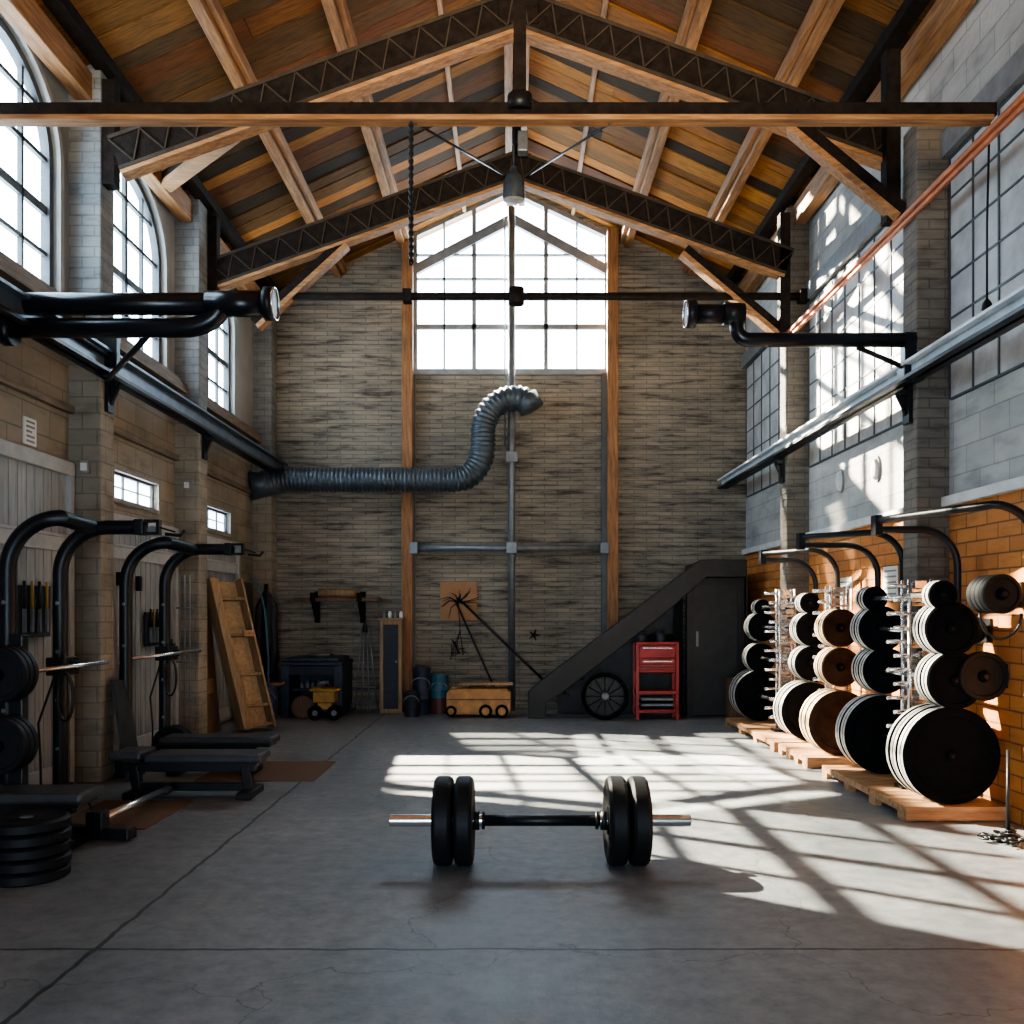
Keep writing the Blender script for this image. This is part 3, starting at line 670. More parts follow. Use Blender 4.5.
# orange wheeled case
Y = 12.5; t = thing('wheeled_toolbox', 'orange wheeled toolbox with two dark wheels below the leaning poles', 'toolbox', (at(478,0,Y).x, Y, 0))
P = lambda px, py: at(px, py, Y)
x0, x1 = P(447,0).x, P(511,0).x; zt = P(0,688).z
b = nb(); plate2d(b, [(x0+.03,.04),(x1-.03,.04),(x1,.1),(x1,zt-.06),(x1-.06,zt),(x0+.05,zt),(x0,zt-.06),(x0,.1)], [], 'xz', Y-.18, Y+.2); obj('case_body', b, 'orange', t, bevel=.012)
b = nb(); box(b, x0+.01, x1-.01, Y-.19, Y+.21, zt*.62, zt*.66); obj('seam_band', b, 'brownboard', t)
for px, r in ((452, .07), (486, .085), (502, .085)):
    x = P(px,0).x; b = nb(); lathe(b, (x, Y-.23, .09), (0,1,0), [(0,r*.7),(0,r),(.05,r),(.05,r*.7)], 22); w = obj('wheel', b, 'rubber', t)
    b = nb(); lathe(b, (x, Y-.235, .09), (0,1,0), [(0,r*.3),(.003,r*.6),(.02,r*.6)], 18); obj('hub', b, 'orange', w)
b = nb(); tube(b, [(x0+.3, Y, zt), (x0+.3, Y, zt+.03), (x0+.5, Y, zt+.03), (x0+.5, Y, zt)], .012, 8); obj('handle', b, 'black', t)
b = nb(); box(b, P(460,0).x, P(513,0).x, Y-.12, Y+.15, zt+.045, zt+.07); tag(centred(obj('loose_board', b, 'cratewood')), 'thin tan board lying on top of the orange wheeled toolbox', 'board')
# cardboard square on wall
Y = 13.36; b = nb(); a = at(440, 582, Y); c = at(477, 620, Y); box(b, a.x, c.x, Y, Y+.05, c.z, a.z); tag(centred(obj('cardboard_sheet', b, 'card')), 'square brown cardboard sheet fixed to the brick behind the leaning poles', 'sheet')
# leaning poles and twigs
Y = 12.95
def pole(name, lab, p, q, r, m='black'):
    b = nb(); tube(b, [p, q], r, 8); o = obj(name, b, m); return tag(centred(o), lab, 'pole')
pole('leaning_pole', 'long black pole sloping down right from the cardboard toward the ramp foot', Vector((at(458,598,13.3).x, 13.3, at(458,598,13.3).z)), Vector((at(548,678,12.7).x, 12.7, .40)), .018)
pole('leaning_pole', 'thin black pole leaning from the cardboard down to the orange toolbox', Vector((at(455,600,13.25).x, 13.25, at(455,600,13.25).z)), Vector((at(494,680,12.6).x, 12.75, .36)), .014)
t = thing('twig_bundle', 'bundle of bare dark twigs hung over the cardboard sheet', 'twigs', at(458, 602, 13.2))
random.seed(11); b = nb(); c0 = at(458, 602, 13.22)
for k in range(16):
    a = random.uniform(0, 2*math.pi); L = random.uniform(.12, .30); mid = c0+Vector((math.cos(a)*L*.5, random.uniform(-.08,.08), math.sin(a)*L*.5+.02)); e_ = c0+Vector((math.cos(a+.25)*L, random.uniform(-.08,.08), math.sin(a+.25)*L))
    tube(b, [c0, mid, e_], .007, 5, True, [.01,.007,.003])
for (px, py) in ((456, 650), (463, 655), (450, 660)):
    tube(b, [c0, at(460, 630, 13.2), at(px, py, 13.15)], .006, 5)
obj('branch', b, 'black', t)
b = nb()
for k in range(12):
    p = at(458, 648, 13.2)+Vector((random.uniform(-.12,.12), random.uniform(-.05,.05), random.uniform(-.14,.14))); q = at(458, 648, 13.2)+Vector((random.uniform(-.1,.1), 0, random.uniform(-.1,.1))); tube(b, [p, q], .006, 5)
obj('hanging_sprig', b, 'black', t)
# starfish-like wall hook
b = nb(); c0 = at(534, 635, 13.38)
for k in range(5): a = 2*math.pi*k/5; tube(b, [c0, c0+Vector((math.cos(a)*.08, -.02, math.sin(a)*.08))], .012, 6, True, [.018, .006])
tag(centred(obj('wall_hook', b, 'chord')), 'small dark star-shaped hook on the brick right of the upright pipe', 'hook')

# stair / ramp and closet in the back right corner
Y = 12.3; t = thing('covered_stair', 'dark boarded stair with sloping stringer and landing in the back right corner', 'stair', (at(640,0,Y).x, Y, 0))
P = lambda px, py: at(px, py, Y); q = lambda px, py: (P(px,py).x, max(0, P(px,py).z))
b = nb(); plate2d(b, [q(528,722), q(528,692), q(538,683), q(700,560), q(746,560), q(746,577), q(706,577), q(668,610), q(560,694), q(546,702), q(546,722)], [], 'xz', Y-.06, Y+.10); obj('stringer', b, 'stair', t, bevel=.01)
b = nb(); plate2d(b, [q(560,694), q(668,610), q(690,592), q(690,722), q(560,722)], [], 'xz', Y+.60, Y+.65); obj('under_panel', b, 'closet', t)
b = nb(); 
for k in range(9):
    x = P(548,0).x+k*.215; z = .30+k*.185; box(b, x, x+.26, Y+.1, Y+.85, z-.04, z)
obj('tread', b, 'stair', t)
b = nb(); box(b, P(700,0).x, 2.95, Y+.1, YB-.03, P(0,577).z, P(0,562).z); obj('landing', b, 'stair', t)
b = nb(); box(b, P(545,0).x, P(636,0).x, Y-.02, Y+.05, .0, .05); obj('base_rail', b, 'stair', t)
t = thing('closet', 'charcoal closet under the stair landing with a plain door', 'closet', (at(715,0,12.5).x, 12.5, 0))
Y = 12.45; P = lambda px, py: at(px, py, Y)
b = nb(); box(b, P(687,0).x, P(694,0).x, Y, Y+.1, 0, P(0,577).z); box(b, P(738,0).x, P(746,0).x, Y, Y+.1, 0, P(0,577).z); box(b, P(694,0).x, P(738,0).x, Y, Y+.1, P(0,585).z, P(0,578).z); obj('frame', b, 'stair', t)
b = nb(); box(b, P(694,0).x, P(738,0).x, Y+.03, Y+.07, .02, P(0,585).z); d = obj('door', b, 'closet', t)
b = nb(); box(b, P(690,0).x+.08, P(690,0).x+.11, Y-.01, Y+.03, .92, 1.12); obj('handle', b, 'fixture', d)
b = nb(); box(b, P(678,0).x, P(687,0).x, Y+.3, Y+.35, 0, P(0,590).z); obj('side_gap', b, 'void', t)  # near-black sheet painted as the darkness of the gap beside the closet
b = nb(); box(b, P(746,0).x-.02, P(746,0).x+.02, Y, YB-.02, 0, P(0,577).z); obj('side_wall', b, 'closet', t)
# cart wheel
Y = 12.05; c = at(605, 690, Y); r = .30
t = thing('cart_wheel', 'large dark spoked cart wheel leaning under the sloping stair', 'wheel', (c.x, Y, 0))
c = Vector((c.x, Y, r+.005))
b = nb(); tube(b, [(c.x+r*.93*math.cos(a), Y, c.z+r*.93*math.sin(a)) for a in [2*math.pi*k/48 for k in range(49)]], .021, 8, False); obj('tyre', b, 'rubber', t)
b = nb(); lathe(b, (c.x, Y-.05, c.z), (0,1,0), [(0,.03),(.01,.05),(.09,.05),(.10,.03)], 16); obj('hub', b, 'steel', t)
b = nb(); 
for k in range(12): a = 2*math.pi*k/12; tube(b, [(c.x+.04*math.cos(a), Y, c.z+.04*math.sin(a)), (c.x+r*.91*math.cos(a), Y, c.z+r*.91*math.sin(a))], .006, 6)
obj('spokes', b, 'chord', t)
b = nb(); lathe(b, (c.x, Y+.03, c.z), (0,1,0), [(0,r*.8),(.012,r*.8)], 40); obj('disc_cover', b, 'closet', t)

# red tool cart
Y = 12.1; t = thing('tool_cart', 'red two-drawer tool cart with open lower shelf beneath the stair', 'cart', (at(657,0,Y).x, Y, 0))
x0 = at(636,0,Y).x; x1 = at(679,0,Y).x; zt = at(0,642,Y).z; d0, d1 = Y-.0, Y+.34
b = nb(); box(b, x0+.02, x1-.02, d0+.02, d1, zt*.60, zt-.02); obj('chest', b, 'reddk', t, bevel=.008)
b = nb(); box(b, x0-.0, x1+.0, d0-.01, d1+.01, zt-.03, zt); obj('top_tray', b, 'red', t, bevel=.008)
for z0_, z1_ in ((zt*.80, zt*.95), (zt*.61, zt*.78)):
    b = nb(); box(b, x0+.045, x1-.045, d0-.012, d0+.02, z0_, z1_); dr = obj('drawer', b, 'red', t, bevel=.006)
    b = nb(); box(b, x0+.09, x1-.09, d0-.03, d0-.014, z1_-.035, z1_-.02); obj('handle', b, 'chrome', dr)
b = nb(); 
for k in range(3): box(b, x0+.055, x1-.055, d0-.018, d0-.008, zt*(.64+.035*k), zt*(.648+.035*k))
obj('drawer_slots', b, 'void', t)
for x in (x0+.0, x1-.04):
    for y in (d0, d1-.04):
        b = nb(); box(b, x, x+.04, y, y+.04, .0, zt-.02); obj('leg', b, 'red', t)
b = nb(); box(b, x0+.02, x1-.02, d0, d1, zt*.33, zt*.37); obj('shelf', b, 'red', t)
b = nb(); box(b, x0+.02, x1-.02, d0, d1, .09, .13); obj('shelf', b, 'red', t)
for k in range(4):
    b = nb(); z = .132+.037*k; box(b, x0+.07, x1-.07, d0+.03, d1-.05, z, z+.033); tag(centred(obj('tray', b, 'steel' if k % 2 else 'rubber', bevel=.004)), 'shallow grey tray, %s in the pile on the bottom shelf of the red cart' % ('lowest','second lowest','third lowest','topmost')[k], 'tray', 'trays in the red cart')
for k, (dx, r, h, lab) in enumerate(((.06, .06, .12, 'leftmost dark cylinder tin among the items on the red cart'), (.19, .045, .1, 'second tin from the left on top of the red cart'), (.30, .07, .15, 'tallest dark tin on top of the red cart'), (.43, .055, .1, 'rightmost dark tin on top of the red cart'))):
    b = nb(); lathe(b, (x0+.03+dx, Y+.12, zt), (0,0,1), [(0,r*.9),(h*.7,r),(h*.75,r*.8),(h,r*.55)], 16); tt = tag(centred(obj('paint_tin', b, 'rubber' if k % 2 else 'navydk', smooth=40)), lab, 'tin', 'tins on the red cart')
# brown box right of the closet
Y = 12.0; b = nb(); box(b, at(731,0,Y).x, at(748,0,Y).x, Y, Y+.35, 0, at(0,679,Y).z); o = obj('wooden_box', b, 'brownboard', bevel=.01); tag(centred(o), 'brown wooden box between the closet and the farthest weight rack', 'box')

# ------------------------------------------------------------------ left corner: leaning crate, boards
t = thing('leaning_crate', 'open wooden shelf frame with plywood back leaning on the left wall', 'crate', (-2.95, 11.0, 0))
# local frame: width axis w, up axis leaning to the wall
def LC(u, v, d): # u across 0..1, v up the frame 0..1, d depth out of the back panel
    B0 = Vector((-3.07, 10.95, 0)); B1 = Vector((-2.86, 11.15, 0)); up = Vector((-.40, .0, 1.74)); n = (B1-B0).cross(up).normalized()
    if n.y > 0: n = -n
    return B0.lerp(B1, u)+up*v+n*d
def panel(bm, u0, u1, v0, v1, d0, d1):
    vs = [bm.verts.new(LC(u, v, d)) for d in (d0, d1) for (u, v) in ((u0,v0),(u1,v0),(u1,v1),(u0,v1))]
    for f in ((0,1,2,3), (4,5,6,7), (0,1,5,4), (1,2,6,5), (2,3,7,6), (3,0,4,7)): bm.faces.new([vs[i] for i in f])
b = nb(); panel(b, 0, 1, .02, .99, 0, .02); obj('back_panel', b, 'ply', t)
for u0, u1 in ((-.34, .0), (.97, 1.07)):
    b = nb(); panel(b, u0, u1, 0.012, 1, -.02, .17); obj('side_board', b, 'cratewood', t, bevel=.004)
for v in (.03, .155, .36, .62, .86):
    b = nb(); panel(b, 0, .98, v, v+.018, .02, .15); obj('cross_board', b, 'cratewood', t)
b = nb(); panel(b, .55, 1.04, .615, .655, .14, .18); obj('label_block', b, 'pallet', t)
b = nb(); bar(b, (-3.38, 10.45, .0+.01), (-3.52, 10.5, .62), .42, .03, (0,1,0)) if False else box(b, -3.45, -3.42, 10.5, 10.9, 0, .62)
o = tag(centred(obj('plywood_offcut', b, 'cratewood')), 'brown plywood offcut standing at the foot of the left wall by the crate', 'board')
b = nb(); bar(b, (-3.40, 10.75, .0), (-3.52, 10.75, 1.45), .55, .035, (1,0,0)); tag(centred(obj('dark_board', b, 'brownboard')), 'dark brown board leaning on the left wall behind the open crate', 'board')
b = nb(); bar(b, (-3.32, 12.05, .0), (-3.40, 12.1, 1.75), .45, .06, (1,0,0)); tag(centred(obj('leaning_sheet', b, 'navydk')), 'tall black panel standing in the corner behind the leaning crate', 'panel')
b = nb(); tube(b, [(-3.02, 11.75, 0), (-3.0, 11.7, .8), (-3.05, 11.72, 1.4), (-3.14, 11.75, 1.72), (-3.25, 11.8, 1.78)], .013, 8); tag(centred(obj('blue_hose', b, 'teal')), 'thin blue hose rising in an arc behind the leaning crate', 'hose')
t = thing('corner_coat_stand', 'dark stand hung with straps and cloths in the left back corner', 'stand', (-3.3, 12.75, 0))
b = nb(); tube(b, [(-3.3, 12.75, 0), (-3.3, 12.75, 1.75)], .03, 10); lathe(b, (-3.3, 12.75, 0), (0,0,1), [(0,.2),(.03,.18),(.05,.03)], 20); obj('pole', b, 'black', t)
random.seed(5)
for k in range(5):
    a = k*1.3; b = nb(); x, y = -3.3+.1*math.cos(a), 12.75+.1*math.sin(a); tube(b, [(-3.3, 12.75, 1.68), (x, y, 1.45), (x*1.005, y, .9), (x, y, .45+.1*k)], .05, 8, True, [.02,.05,.08,.05]); obj('hanging_cloth', b, 'navydk', t, smooth=60)
zb_ = at(0, 686, 12.2).z+.02
b = nb(); box(b, -3.25, -2.94, 12.1, 12.3, zb_, zb_+.025); tag(centred(obj('short_plank', b, 'cratewood')), 'short brown plank lying across the dark blue barrel', 'plank')

# ------------------------------------------------------------------ wall items on left
def toolboard(y0, y1, z0, z1, lab):
    t = thing('tool_board', lab, 'tool board', (XL+.06, (y0+y1)/2, z0)); X = XL+.075
    b = nb(); box(b, X-.03, X, y0, y1, z0, z1); obj('board', b, 'navydk', t, bevel=.005)
    for k in range(4):
        y = y0+(y1-y0)*(.16+.22*k); b = nb(); tube(b, [(X+.015, y, z1+.03), (X+.015, y, z0+(z1-z0)*.55)], .011, 8); hd = obj('tool_handle', b, 'yellow' if k in (1, 3) else 'black', t)
        b = nb(); box(b, X+.005, X+.025, y-.014, y+.014, z0+(z1-z0)*.1, z0+(z1-z0)*.55); obj('blade', b, 'steel', hd)
toolboard(6.72, 7.22, 1.20, 1.58, 'black tool board with yellow handled tools on the nearest grey door')
toolboard(9.12, 9.5, 1.05, 1.38, 'small black tool board on the second grey door')
def notice(name, lab, x, y0, y1, z0, z1, s, lines=5, cat='notice'):
    t = thing(name, lab, cat, (x, (y0+y1)/2, z0))
    b = nb(); box(b, x, x+s*.012, y0, y1, z0, z1); obj('sheet', b, 'paper', t)
    b = nb()
    for k in range(lines): z = z1-(z1-z0)*(k+.8)/(lines+.6); box(b, x+s*.012, x+s*.014, y0+.03, y1-.03-(.04 if k % 3 == 2 else 0), z-.008, z+.008)
    obj('print', b, 'ink', t)
notice('wall_notice', 'small white printed notice on the blocks above the nearest grey door', XL, 6.95, 7.13, 2.62, 2.82, 1)
for y, z, lab in ((7.65, 2.5, 'small pale junction box on the nearest left pillar'), (10.06, 2.67, 'small pale junction box on the second left pillar')):
    t = thing('junction_box', lab, 'box', (XLP-.08, y, z)); b = nb(); box(b, XLP-.15, XLP-.08, y-.03, y+.03, z, z+.10); obj('housing', b, 'fixture', t, bevel=.008)
    b = nb(); box(b, XLP-.14, XLP-.09, y-.038, y-.028, z+.02, z+.08); obj('cover', b, 'white', t)
# coiled rope hung on 2nd door
t = thing('hanging_cable', 'black cable hung on a peg of the second grey door', 'cable', (XL+.06, 8.6, 1.6))
b = nb(); box(b, XL+.02, XL+.08, 8.52, 8.58, 1.62, 1.74); obj('peg', b, 'black', t)
b = nb(); box(b, XL+.03, XL+.08, 8.95, 9.0, 1.58, 1.72); tag(obj('coat_hook', b, 'black', bevel=.008), 'small black hook block on the second grey door right of the cable peg', 'hook')
b = nb(); tube(b, [(XL+.08, 8.55, 1.68), (XL+.09, 8.5, 1.5), (XL+.09, 8.5, 1.1), (XL+.09, 8.56, .75), (XL+.12, 8.66, .3)], .016, 8); obj('cord', b, 'black', t)
b = nb()
for k in range(3): tube(b, [(-3.22+.05*k, 9.2, 1.74), (-3.22+.05*k, 9.2, 0)], .0065, 6)
tube(b, [(-3.25, 9.2, 1.42), (-3.09, 9.2, 1.42)], .010, 6); tube(b, [(-3.25, 9.2, .9), (-3.09, 9.2, .9)], .014, 6)
tag(centred(obj('pulley_rods', b, 'steel')), 'three thin grey rods upright behind the second cable machine', 'rods')
b = nb(); bar(b, (XLP+.2, 7.85, 0), (XLP+.05, 7.9, .82), .28, .03, (1,0,0)); tag(centred(obj('leaning_sheet', b, 'closet')), 'black sheet leaning against the nearest left pillar', 'panel')

# ------------------------------------------------------------------ cable machines, left
def archpts(x0, xe, y, zt, r, sgn, end=None):
    pts = [(x0, y, 0.0), (x0, y, zt-r)]
    for k in range(1, 11):
        a = math.pi/2*k/10; pts.append((x0+sgn*r*(1-math.cos(a)), y, zt-r+r*math.sin(a)))
    pts.append(end or (xe, y, zt)); return pts
def cable_machine(y0, y1, x0, xe, zt, lab, r=.052):
    t = thing('cable_machine', lab, 'gym machine', (x0, (y0+y1)/2, 0))
    for y in (y0, y1):
        b = nb(); tube(b, archpts(x0, xe, y, zt, .34, 1, None if y == y1 else (xe-.38, y1-.02, zt)), r, 14); u = obj('upright', b, 'black', t, smooth=50)
        for z in (.4, .75, 1.1, 1.45):
            b = nb(); tube(b, [(x0, y-r-.004, z), (x0, y-r+.01, z)], .014, 8); obj('bolt', b, 'steel', u)
        b = nb(); box(b, x0-.11, x0+.13, y-.09, y+.09, 0, .025); bar(b, (x0+.0, y, .02), (x0, y, .14), .15, .13, (1,0,0)); obj('foot', b, 'black', u, bevel=.008)
    b = nb(); bar(b, (xe-.07, y1, zt), (xe+.0, y1, zt), .115, .115); obj('end_sleeve', b, 'black', t, bevel=.01)
    b = nb(); bar(b, (x0, y0, .06), (x0, y1, .06), .08, .08); obj('base_beam', b, 'black', t, bevel=.01)
    yc = y1
    b = nb(); 
    for zz in (-.045, .045): box(b, xe-.02, xe+.10, yc-.03, yc+.03, zt+zz-.01, zt+zz+.01)
    box(b, xe+.085, xe+.105, yc-.03, yc+.03, zt-.055, zt+.055); obj('pulley_bracket', b, 'black', t)
    b = nb(); lathe(b, (xe+.05, yc-.02, zt-.02), (0,1,0), [(0,.03),(.01,.024),(.03,.024),(.04,.03)], 16); obj('pulley', b, 'steel', t)
    b = nb(); tube(b, [(xe+.1, yc, zt), (xe+.22, yc-.02, zt-.035)], .007, 6); tube(b, [(xe+.15, yc-.02, zt-.05), (xe+.26, yc-.02, zt-.06), (xe+.29, yc-.02, zt-.02)], .013, 8); obj('cable_hook', b, 'black', t)
    # chrome handle bar and sliding collar
    z = 1.0
    b = nb(); tube(b, [(x0-.10, y0+.12, z-.03), (x0+.32, y1+.05, z+.02)], .016, 10); obj('chrome_bar', b, 'chrome', t)
    b = nb(); box(b, x0-.05, x0+.10, y1-.12, y1+.08, z-.07, z+.06); box(b, x0+.05, x0+.16, y1-.08, y1-.02, z-.03, z+.03); tube(b, [(x0+.09, y1-.15, z-.02), (x0+.09, y1-.15, z+.09)], .02, 8); obj('slide_collar', b, 'black', t, bevel=.01)
    b = nb(); c = Vector((x0+.10, y1-.13, z-.22))
    for q_ in (0, .03): tube(b, [c+Vector((.055*math.cos(a)+q_*.3, -q_, .17*math.sin(a))) for a in [2*math.pi*k/20 for k in range(21)]], .010, 6, False)
    obj('strap_loop', b, 'black', t)
    b = nb(); tube(b, [(x0-.02, y1-.06, z-.1), (x0-.06, y1-.2, .6), (x0-.02, y1-.25, .35), (x0-.04, y1-.2, .03)], .009, 6); obj('drive_cable', b, 'black', t)
    return t
cm1 = cable_machine(6.18, 6.9, XLP+.04, -2.66, 2.0, 'nearest black cable machine with two arched uprights on the left')
cm2 = cable_machine(8.02, 8.92, XLP+.06, -2.62, 1.97, 'second black cable machine with arched uprights, beyond the nearest left pillar')

# weight plates -------------------------------------------------
def plate_proto(r, th, face, rim, hub=True, name='weight_plate'):
    """axis along +Y, front face at y=0, centre at origin"""
    t = thing(name, 'x', 'weight plate')
    b = nb(); lathe(b, (0,0,0), (0,1,0), [(.012,.02),(.012,r*.78),(.0,r*.82),(.0,r*.95),(.008,r),(th-.008,r),(th,r*.95),(th,.02)], 48); obj('disc', b, face, t, smooth=30)
    if rim:
        b = nb(); tube(b, [(0, th*.30, 0), (0, th*.86, 0)], r*1.004, 48, True); obj('rim_band', b, rim, t, smooth=30)
    if hub:
        b = nb(); lathe(b, (0,-.008,0), (0,1,0), [(0,.024),(.0,.034),(.022,.042)], 20); h = obj('hub', b, 'rubber', t)
        b = nb(); lathe(b, (0,-.013,0), (0,1,0), [(0,.010),(.008,.014)], 14); obj('hub_cap', b, 'black', h)
    return t
PR = {}
def plate_at(kind, r, th, loc, label, group):
    key = (kind, round(r, 3), round(th, 3))
    face, rim = {'rack': ('rubber', 'rim'), 'brown': ('brownplate', 'tanrim'), 'black': ('rubber_grey', None)}[kind]
    if key not in PR:
        o = plate_proto(r, th, face, rim); PR[key] = o
        o.location = loc; o['label'] = label; o['group'] = group; return o
    return dup(PR[key], loc, label, group)

# plates on left machine pegs
ordn = ['outermost', 'second', 'third', 'fourth', 'innermost']
for z, rr, lv in ((1.02, .17, 'upper'), (.60, .17, 'lower')):
    for k in range(3):
        plate_at('black', rr, .055, (-3.02, 5.56+.058*k, z), 'black plate, %s on the %s peg of the plate stand before the nearest cable machine' % (('nearest','middle','farthest')[k], lv), 'plates on the left stand')
t = thing('plate_stand', 'black upright plate stand with two pegs before the nearest cable machine', 'stand', (-3.02, 5.82, 0))
b = nb(); box(b, -3.06, -2.98, 5.78, 5.86, 0, 1.25); obj('upright', b, 'black', t, bevel=.008)
for z in (1.02, .60):
    b = nb(); tube(b, [(-3.02, 5.5, z), (-3.02, 5.8, z)], .018, 10); obj('peg', b, 'chrome', t)
b = nb(); box(b, -3.2, -2.84, 5.79, 5.85, 0, .05); box(b, -3.05, -2.99, 5.79, 6.1, 0, .05); obj('base', b, 'black', t)
for k in range(3):
    plate_at('black', .17, .055, (-3.06, 8.50+.06*k, .185), 'black plate leaning at the second cable machine, %s of three' % ('nearest','middle','farthest')[k], 'plates at the second cable machine')
t = thing('floor_peg', 'short steel peg stand holding three plates by the second cable machine', 'stand', (-3.06, 8.6, 0))
b = nb(); tube(b, [(-3.06, 8.47, .185), (-3.06, 8.74, .185)], .017, 10); obj('peg', b, 'chrome', t)
b = nb(); box(b, -3.09, -3.03, 8.72, 8.78, 0, .22); box(b, -3.15, -2.97, 8.69, 8.81, 0, .02); obj('post', b, 'black', t)

# flat stack of plates in the foreground left
for k in range(5):
    t = thing('bumper_plate', 'flat black plate, %s of the floor stack under the near bench' % ('lowest','second from bottom','middle one','second from top','topmost')[k], 'weight plate', (-2.545, 4.98, .064*k), 'bumper plates stacked flat')
    r = .213; b = nb(); lathe(b, (-2.545+.004*(k%2), 4.98, .064*k), (0,0,1), [(0,r*.9),(.006,r*.97),(.012,r),(.05,r),(.056,r*.97),(.062,r*.9),(.058,r*.82),(.056,.06),(.06,.05),(.06,.03)], 56); obj('disc', b, 'rubber_grey', t, smooth=30)
    b = nb(); lathe(b, (-2.545+.004*(k%2), 4.98, .064*k+.056), (0,0,1), [(0,.036),(.006,.034)], 20); obj('hub_ring', b, 'steel', t)

# benches
def bench(lab, x0, x1, y0, y1, zt, legx, tail=0):
    t = thing('weight_bench', lab, 'bench', ((x0+x1)/2, (y0+y1)/2, 0)); yc = (y0+y1)/2
    b = nb(); box(b, x0, x1, y0, y1, zt-.065, zt); p = obj('pad', b, 'pad', t, bevel=.022)
    b = nb(); box(b, x0+.03, x1-.03, y0+.03, y1-.03, zt-.085, zt-.064); obj('backing_board', b, 'black', p)
    b = nb(); bar(b, (x0-tail, yc, zt-.115), (legx+.05, yc, zt-.115), .07, .06); obj('spine', b, 'black', t, bevel=.008)
    for x in (x0+.12-tail, legx):
        b = nb(); bar(b, (x-.03, yc, zt-.1), (x, yc, .03), .07, .08, (0,1,0)); l = obj('leg', b, 'black', t, bevel=.008)
        b = nb(); box(b, x-.05, x+.06, y0-.02, y1+.02, 0, .055); obj('foot', b, 'black', l, bevel=.01)
    b = nb(); bar(b, (x0+.12-tail, yc, .07), (legx, yc, .07), .06, .06); obj('floor_beam', b, 'black', t, bevel=.006)
    return t
bench('dark vinyl weight bench nearest, over the flat plate stack', -3.25, -2.46, 5.42, 5.74, .35, -2.62)
ba = bench('long dark vinyl weight bench before the second cable machine', -2.72, -1.86, 7.0, 7.34, .33, -1.98, .22)
b = nb(); box(b, -2.98, -2.74, 7.0, 7.34, .285, .35); obj('head_pad', b, 'pad', ba, bevel=.02)
bb = bench('shorter dark vinyl weight bench just behind the long one', -2.98, -2.02, 8.0, 8.3, .325, -2.24)
# landmine lever on the floor
t = thing('floor_lever', 'chrome tube lever hinged on a black foot beam lying on the floor', 'gym machine', (-2.52, 5.75, 0))
b = nb(); bar(b, (-2.95, 5.88, .045), (-2.30, 5.76, .045), .10, .07); obj('foot_beam', b, 'black', t, bevel=.01)
b = nb(); tube(b, [(-2.52, 5.78, .12), (-2.50, 6.9, .10)], .026, 12); obj('tube', b, 'chrome', t)
b = nb(); tube(b, [(-2.50, 6.86, .10), (-2.50, 6.95, .10)], .034, 12); obj('end_cap', b, 'black', t)
b = nb(); box(b, -2.57, -2.47, 5.72, 5.84, .07, .18); tube(b, [(-2.60, 5.8, .14), (-2.46, 5.8, .14)], .02, 8); obj('hinge', b, 'black', t, bevel=.008)
b = nb(); tube(b, [(-2.55, 5.8, .15), (-2.7, 6.0, .25), (-2.78, 5.75, .26)], .008, 6); obj('cable', b, 'black', t)
b = nb(); lathe(b, (-2.68, 6.95, 0), (0,0,1), [(0,.05),(.03,.045),(.05,.02),(.085,.022),(.09,.01)], 16); tag(centred(obj('floor_pedal', b, 'black')), 'small black knob on the floor beside the chrome lever end', 'pedal')
# mats
for x0, x1, y0, y1, lab in ((-2.98, -2.33, 6.05, 6.95, 'brown coir mat under the chrome floor lever'), (-2.6, -1.62, 7.75, 8.75, 'brown coir mat beneath the shorter bench')):
    b = nb(); box(b, x0, x1, y0, y1, 0, .008); tag(centred(obj('floor_mat', b, 'mat')), lab, 'mat')

# ------------------------------------------------------------------ right: storage frames, plates, pallets
def storage_frame(lab, ya, yb, xa, xe, zt, ysp, xs, pegs, ztop=1.62):
    t = thing('plate_rack', lab, 'weight rack', (xs, ysp, 0))
    for y in (ya, yb):
        b = nb(); tube(b, archpts(xa, xe, y, zt+(.035 if y == ya else -.03), .26, -1, None if y == yb else (xe+.01, yb-.02, zt+.035)), .026, 12); u = obj('arched_post', b, 'black', t, smooth=50)
        b = nb(); box(b, xa-.07, xa+.05, y-.06, y+.06, 0, .02); obj('foot', b, 'black', u)
    b = nb(); box(b, xe-.02, xe+.03, yb-.05, yb+.04, zt-.07, zt+.07); obj('end_plate', b, 'black', t)
    b = nb(); box(b, xs-.16, xs+.10, ysp-.07, ysp+.07, .10, .125); bar(b, (xs, ysp, .12), (xa, yb, .12), .05, .05); obj('base', b, 'black', t)
    for dy in (-.06, .06):
        for dx in (-.10, .06):
            b = nb(); tube(b, [(xs+dx, ysp+dy, .12), (xs+dx, ysp+dy, ztop)], .016, 10); obj('spine_post', b, 'chrome', t)
    n = 14
    for k in range(n):
        z = .22+(ztop-.3)*k/(n-1); b = nb()
        box(b, xs-.11, xs+.07, ysp-.065, ysp+.065, z-.01, z+.012)
        tube(b, [(xs-.02, ysp-.02*(k%3), z+.04), (xs-.22-.05*(k%2), ysp-.08, z+.035)], .014, 8)
        box(b, xs-.10+.03*(k%3), xs-.02+.03*(k%3), ysp-.085, ysp-.05, z+.02, z+.07)
        obj('rung', b, 'chrome', t)
    for (x, y0, y1, z) in pegs:
        b = nb(); tube(b, [(x, y0, z), (x, y1, z)], .019, 10); pg = obj('peg', b, 'chrome', t)
        b = nb(); bar(b, (xs, ysp, z), (x, ysp, z), .04, .04) ; obj('peg_arm', b, 'black', pg)
    return t
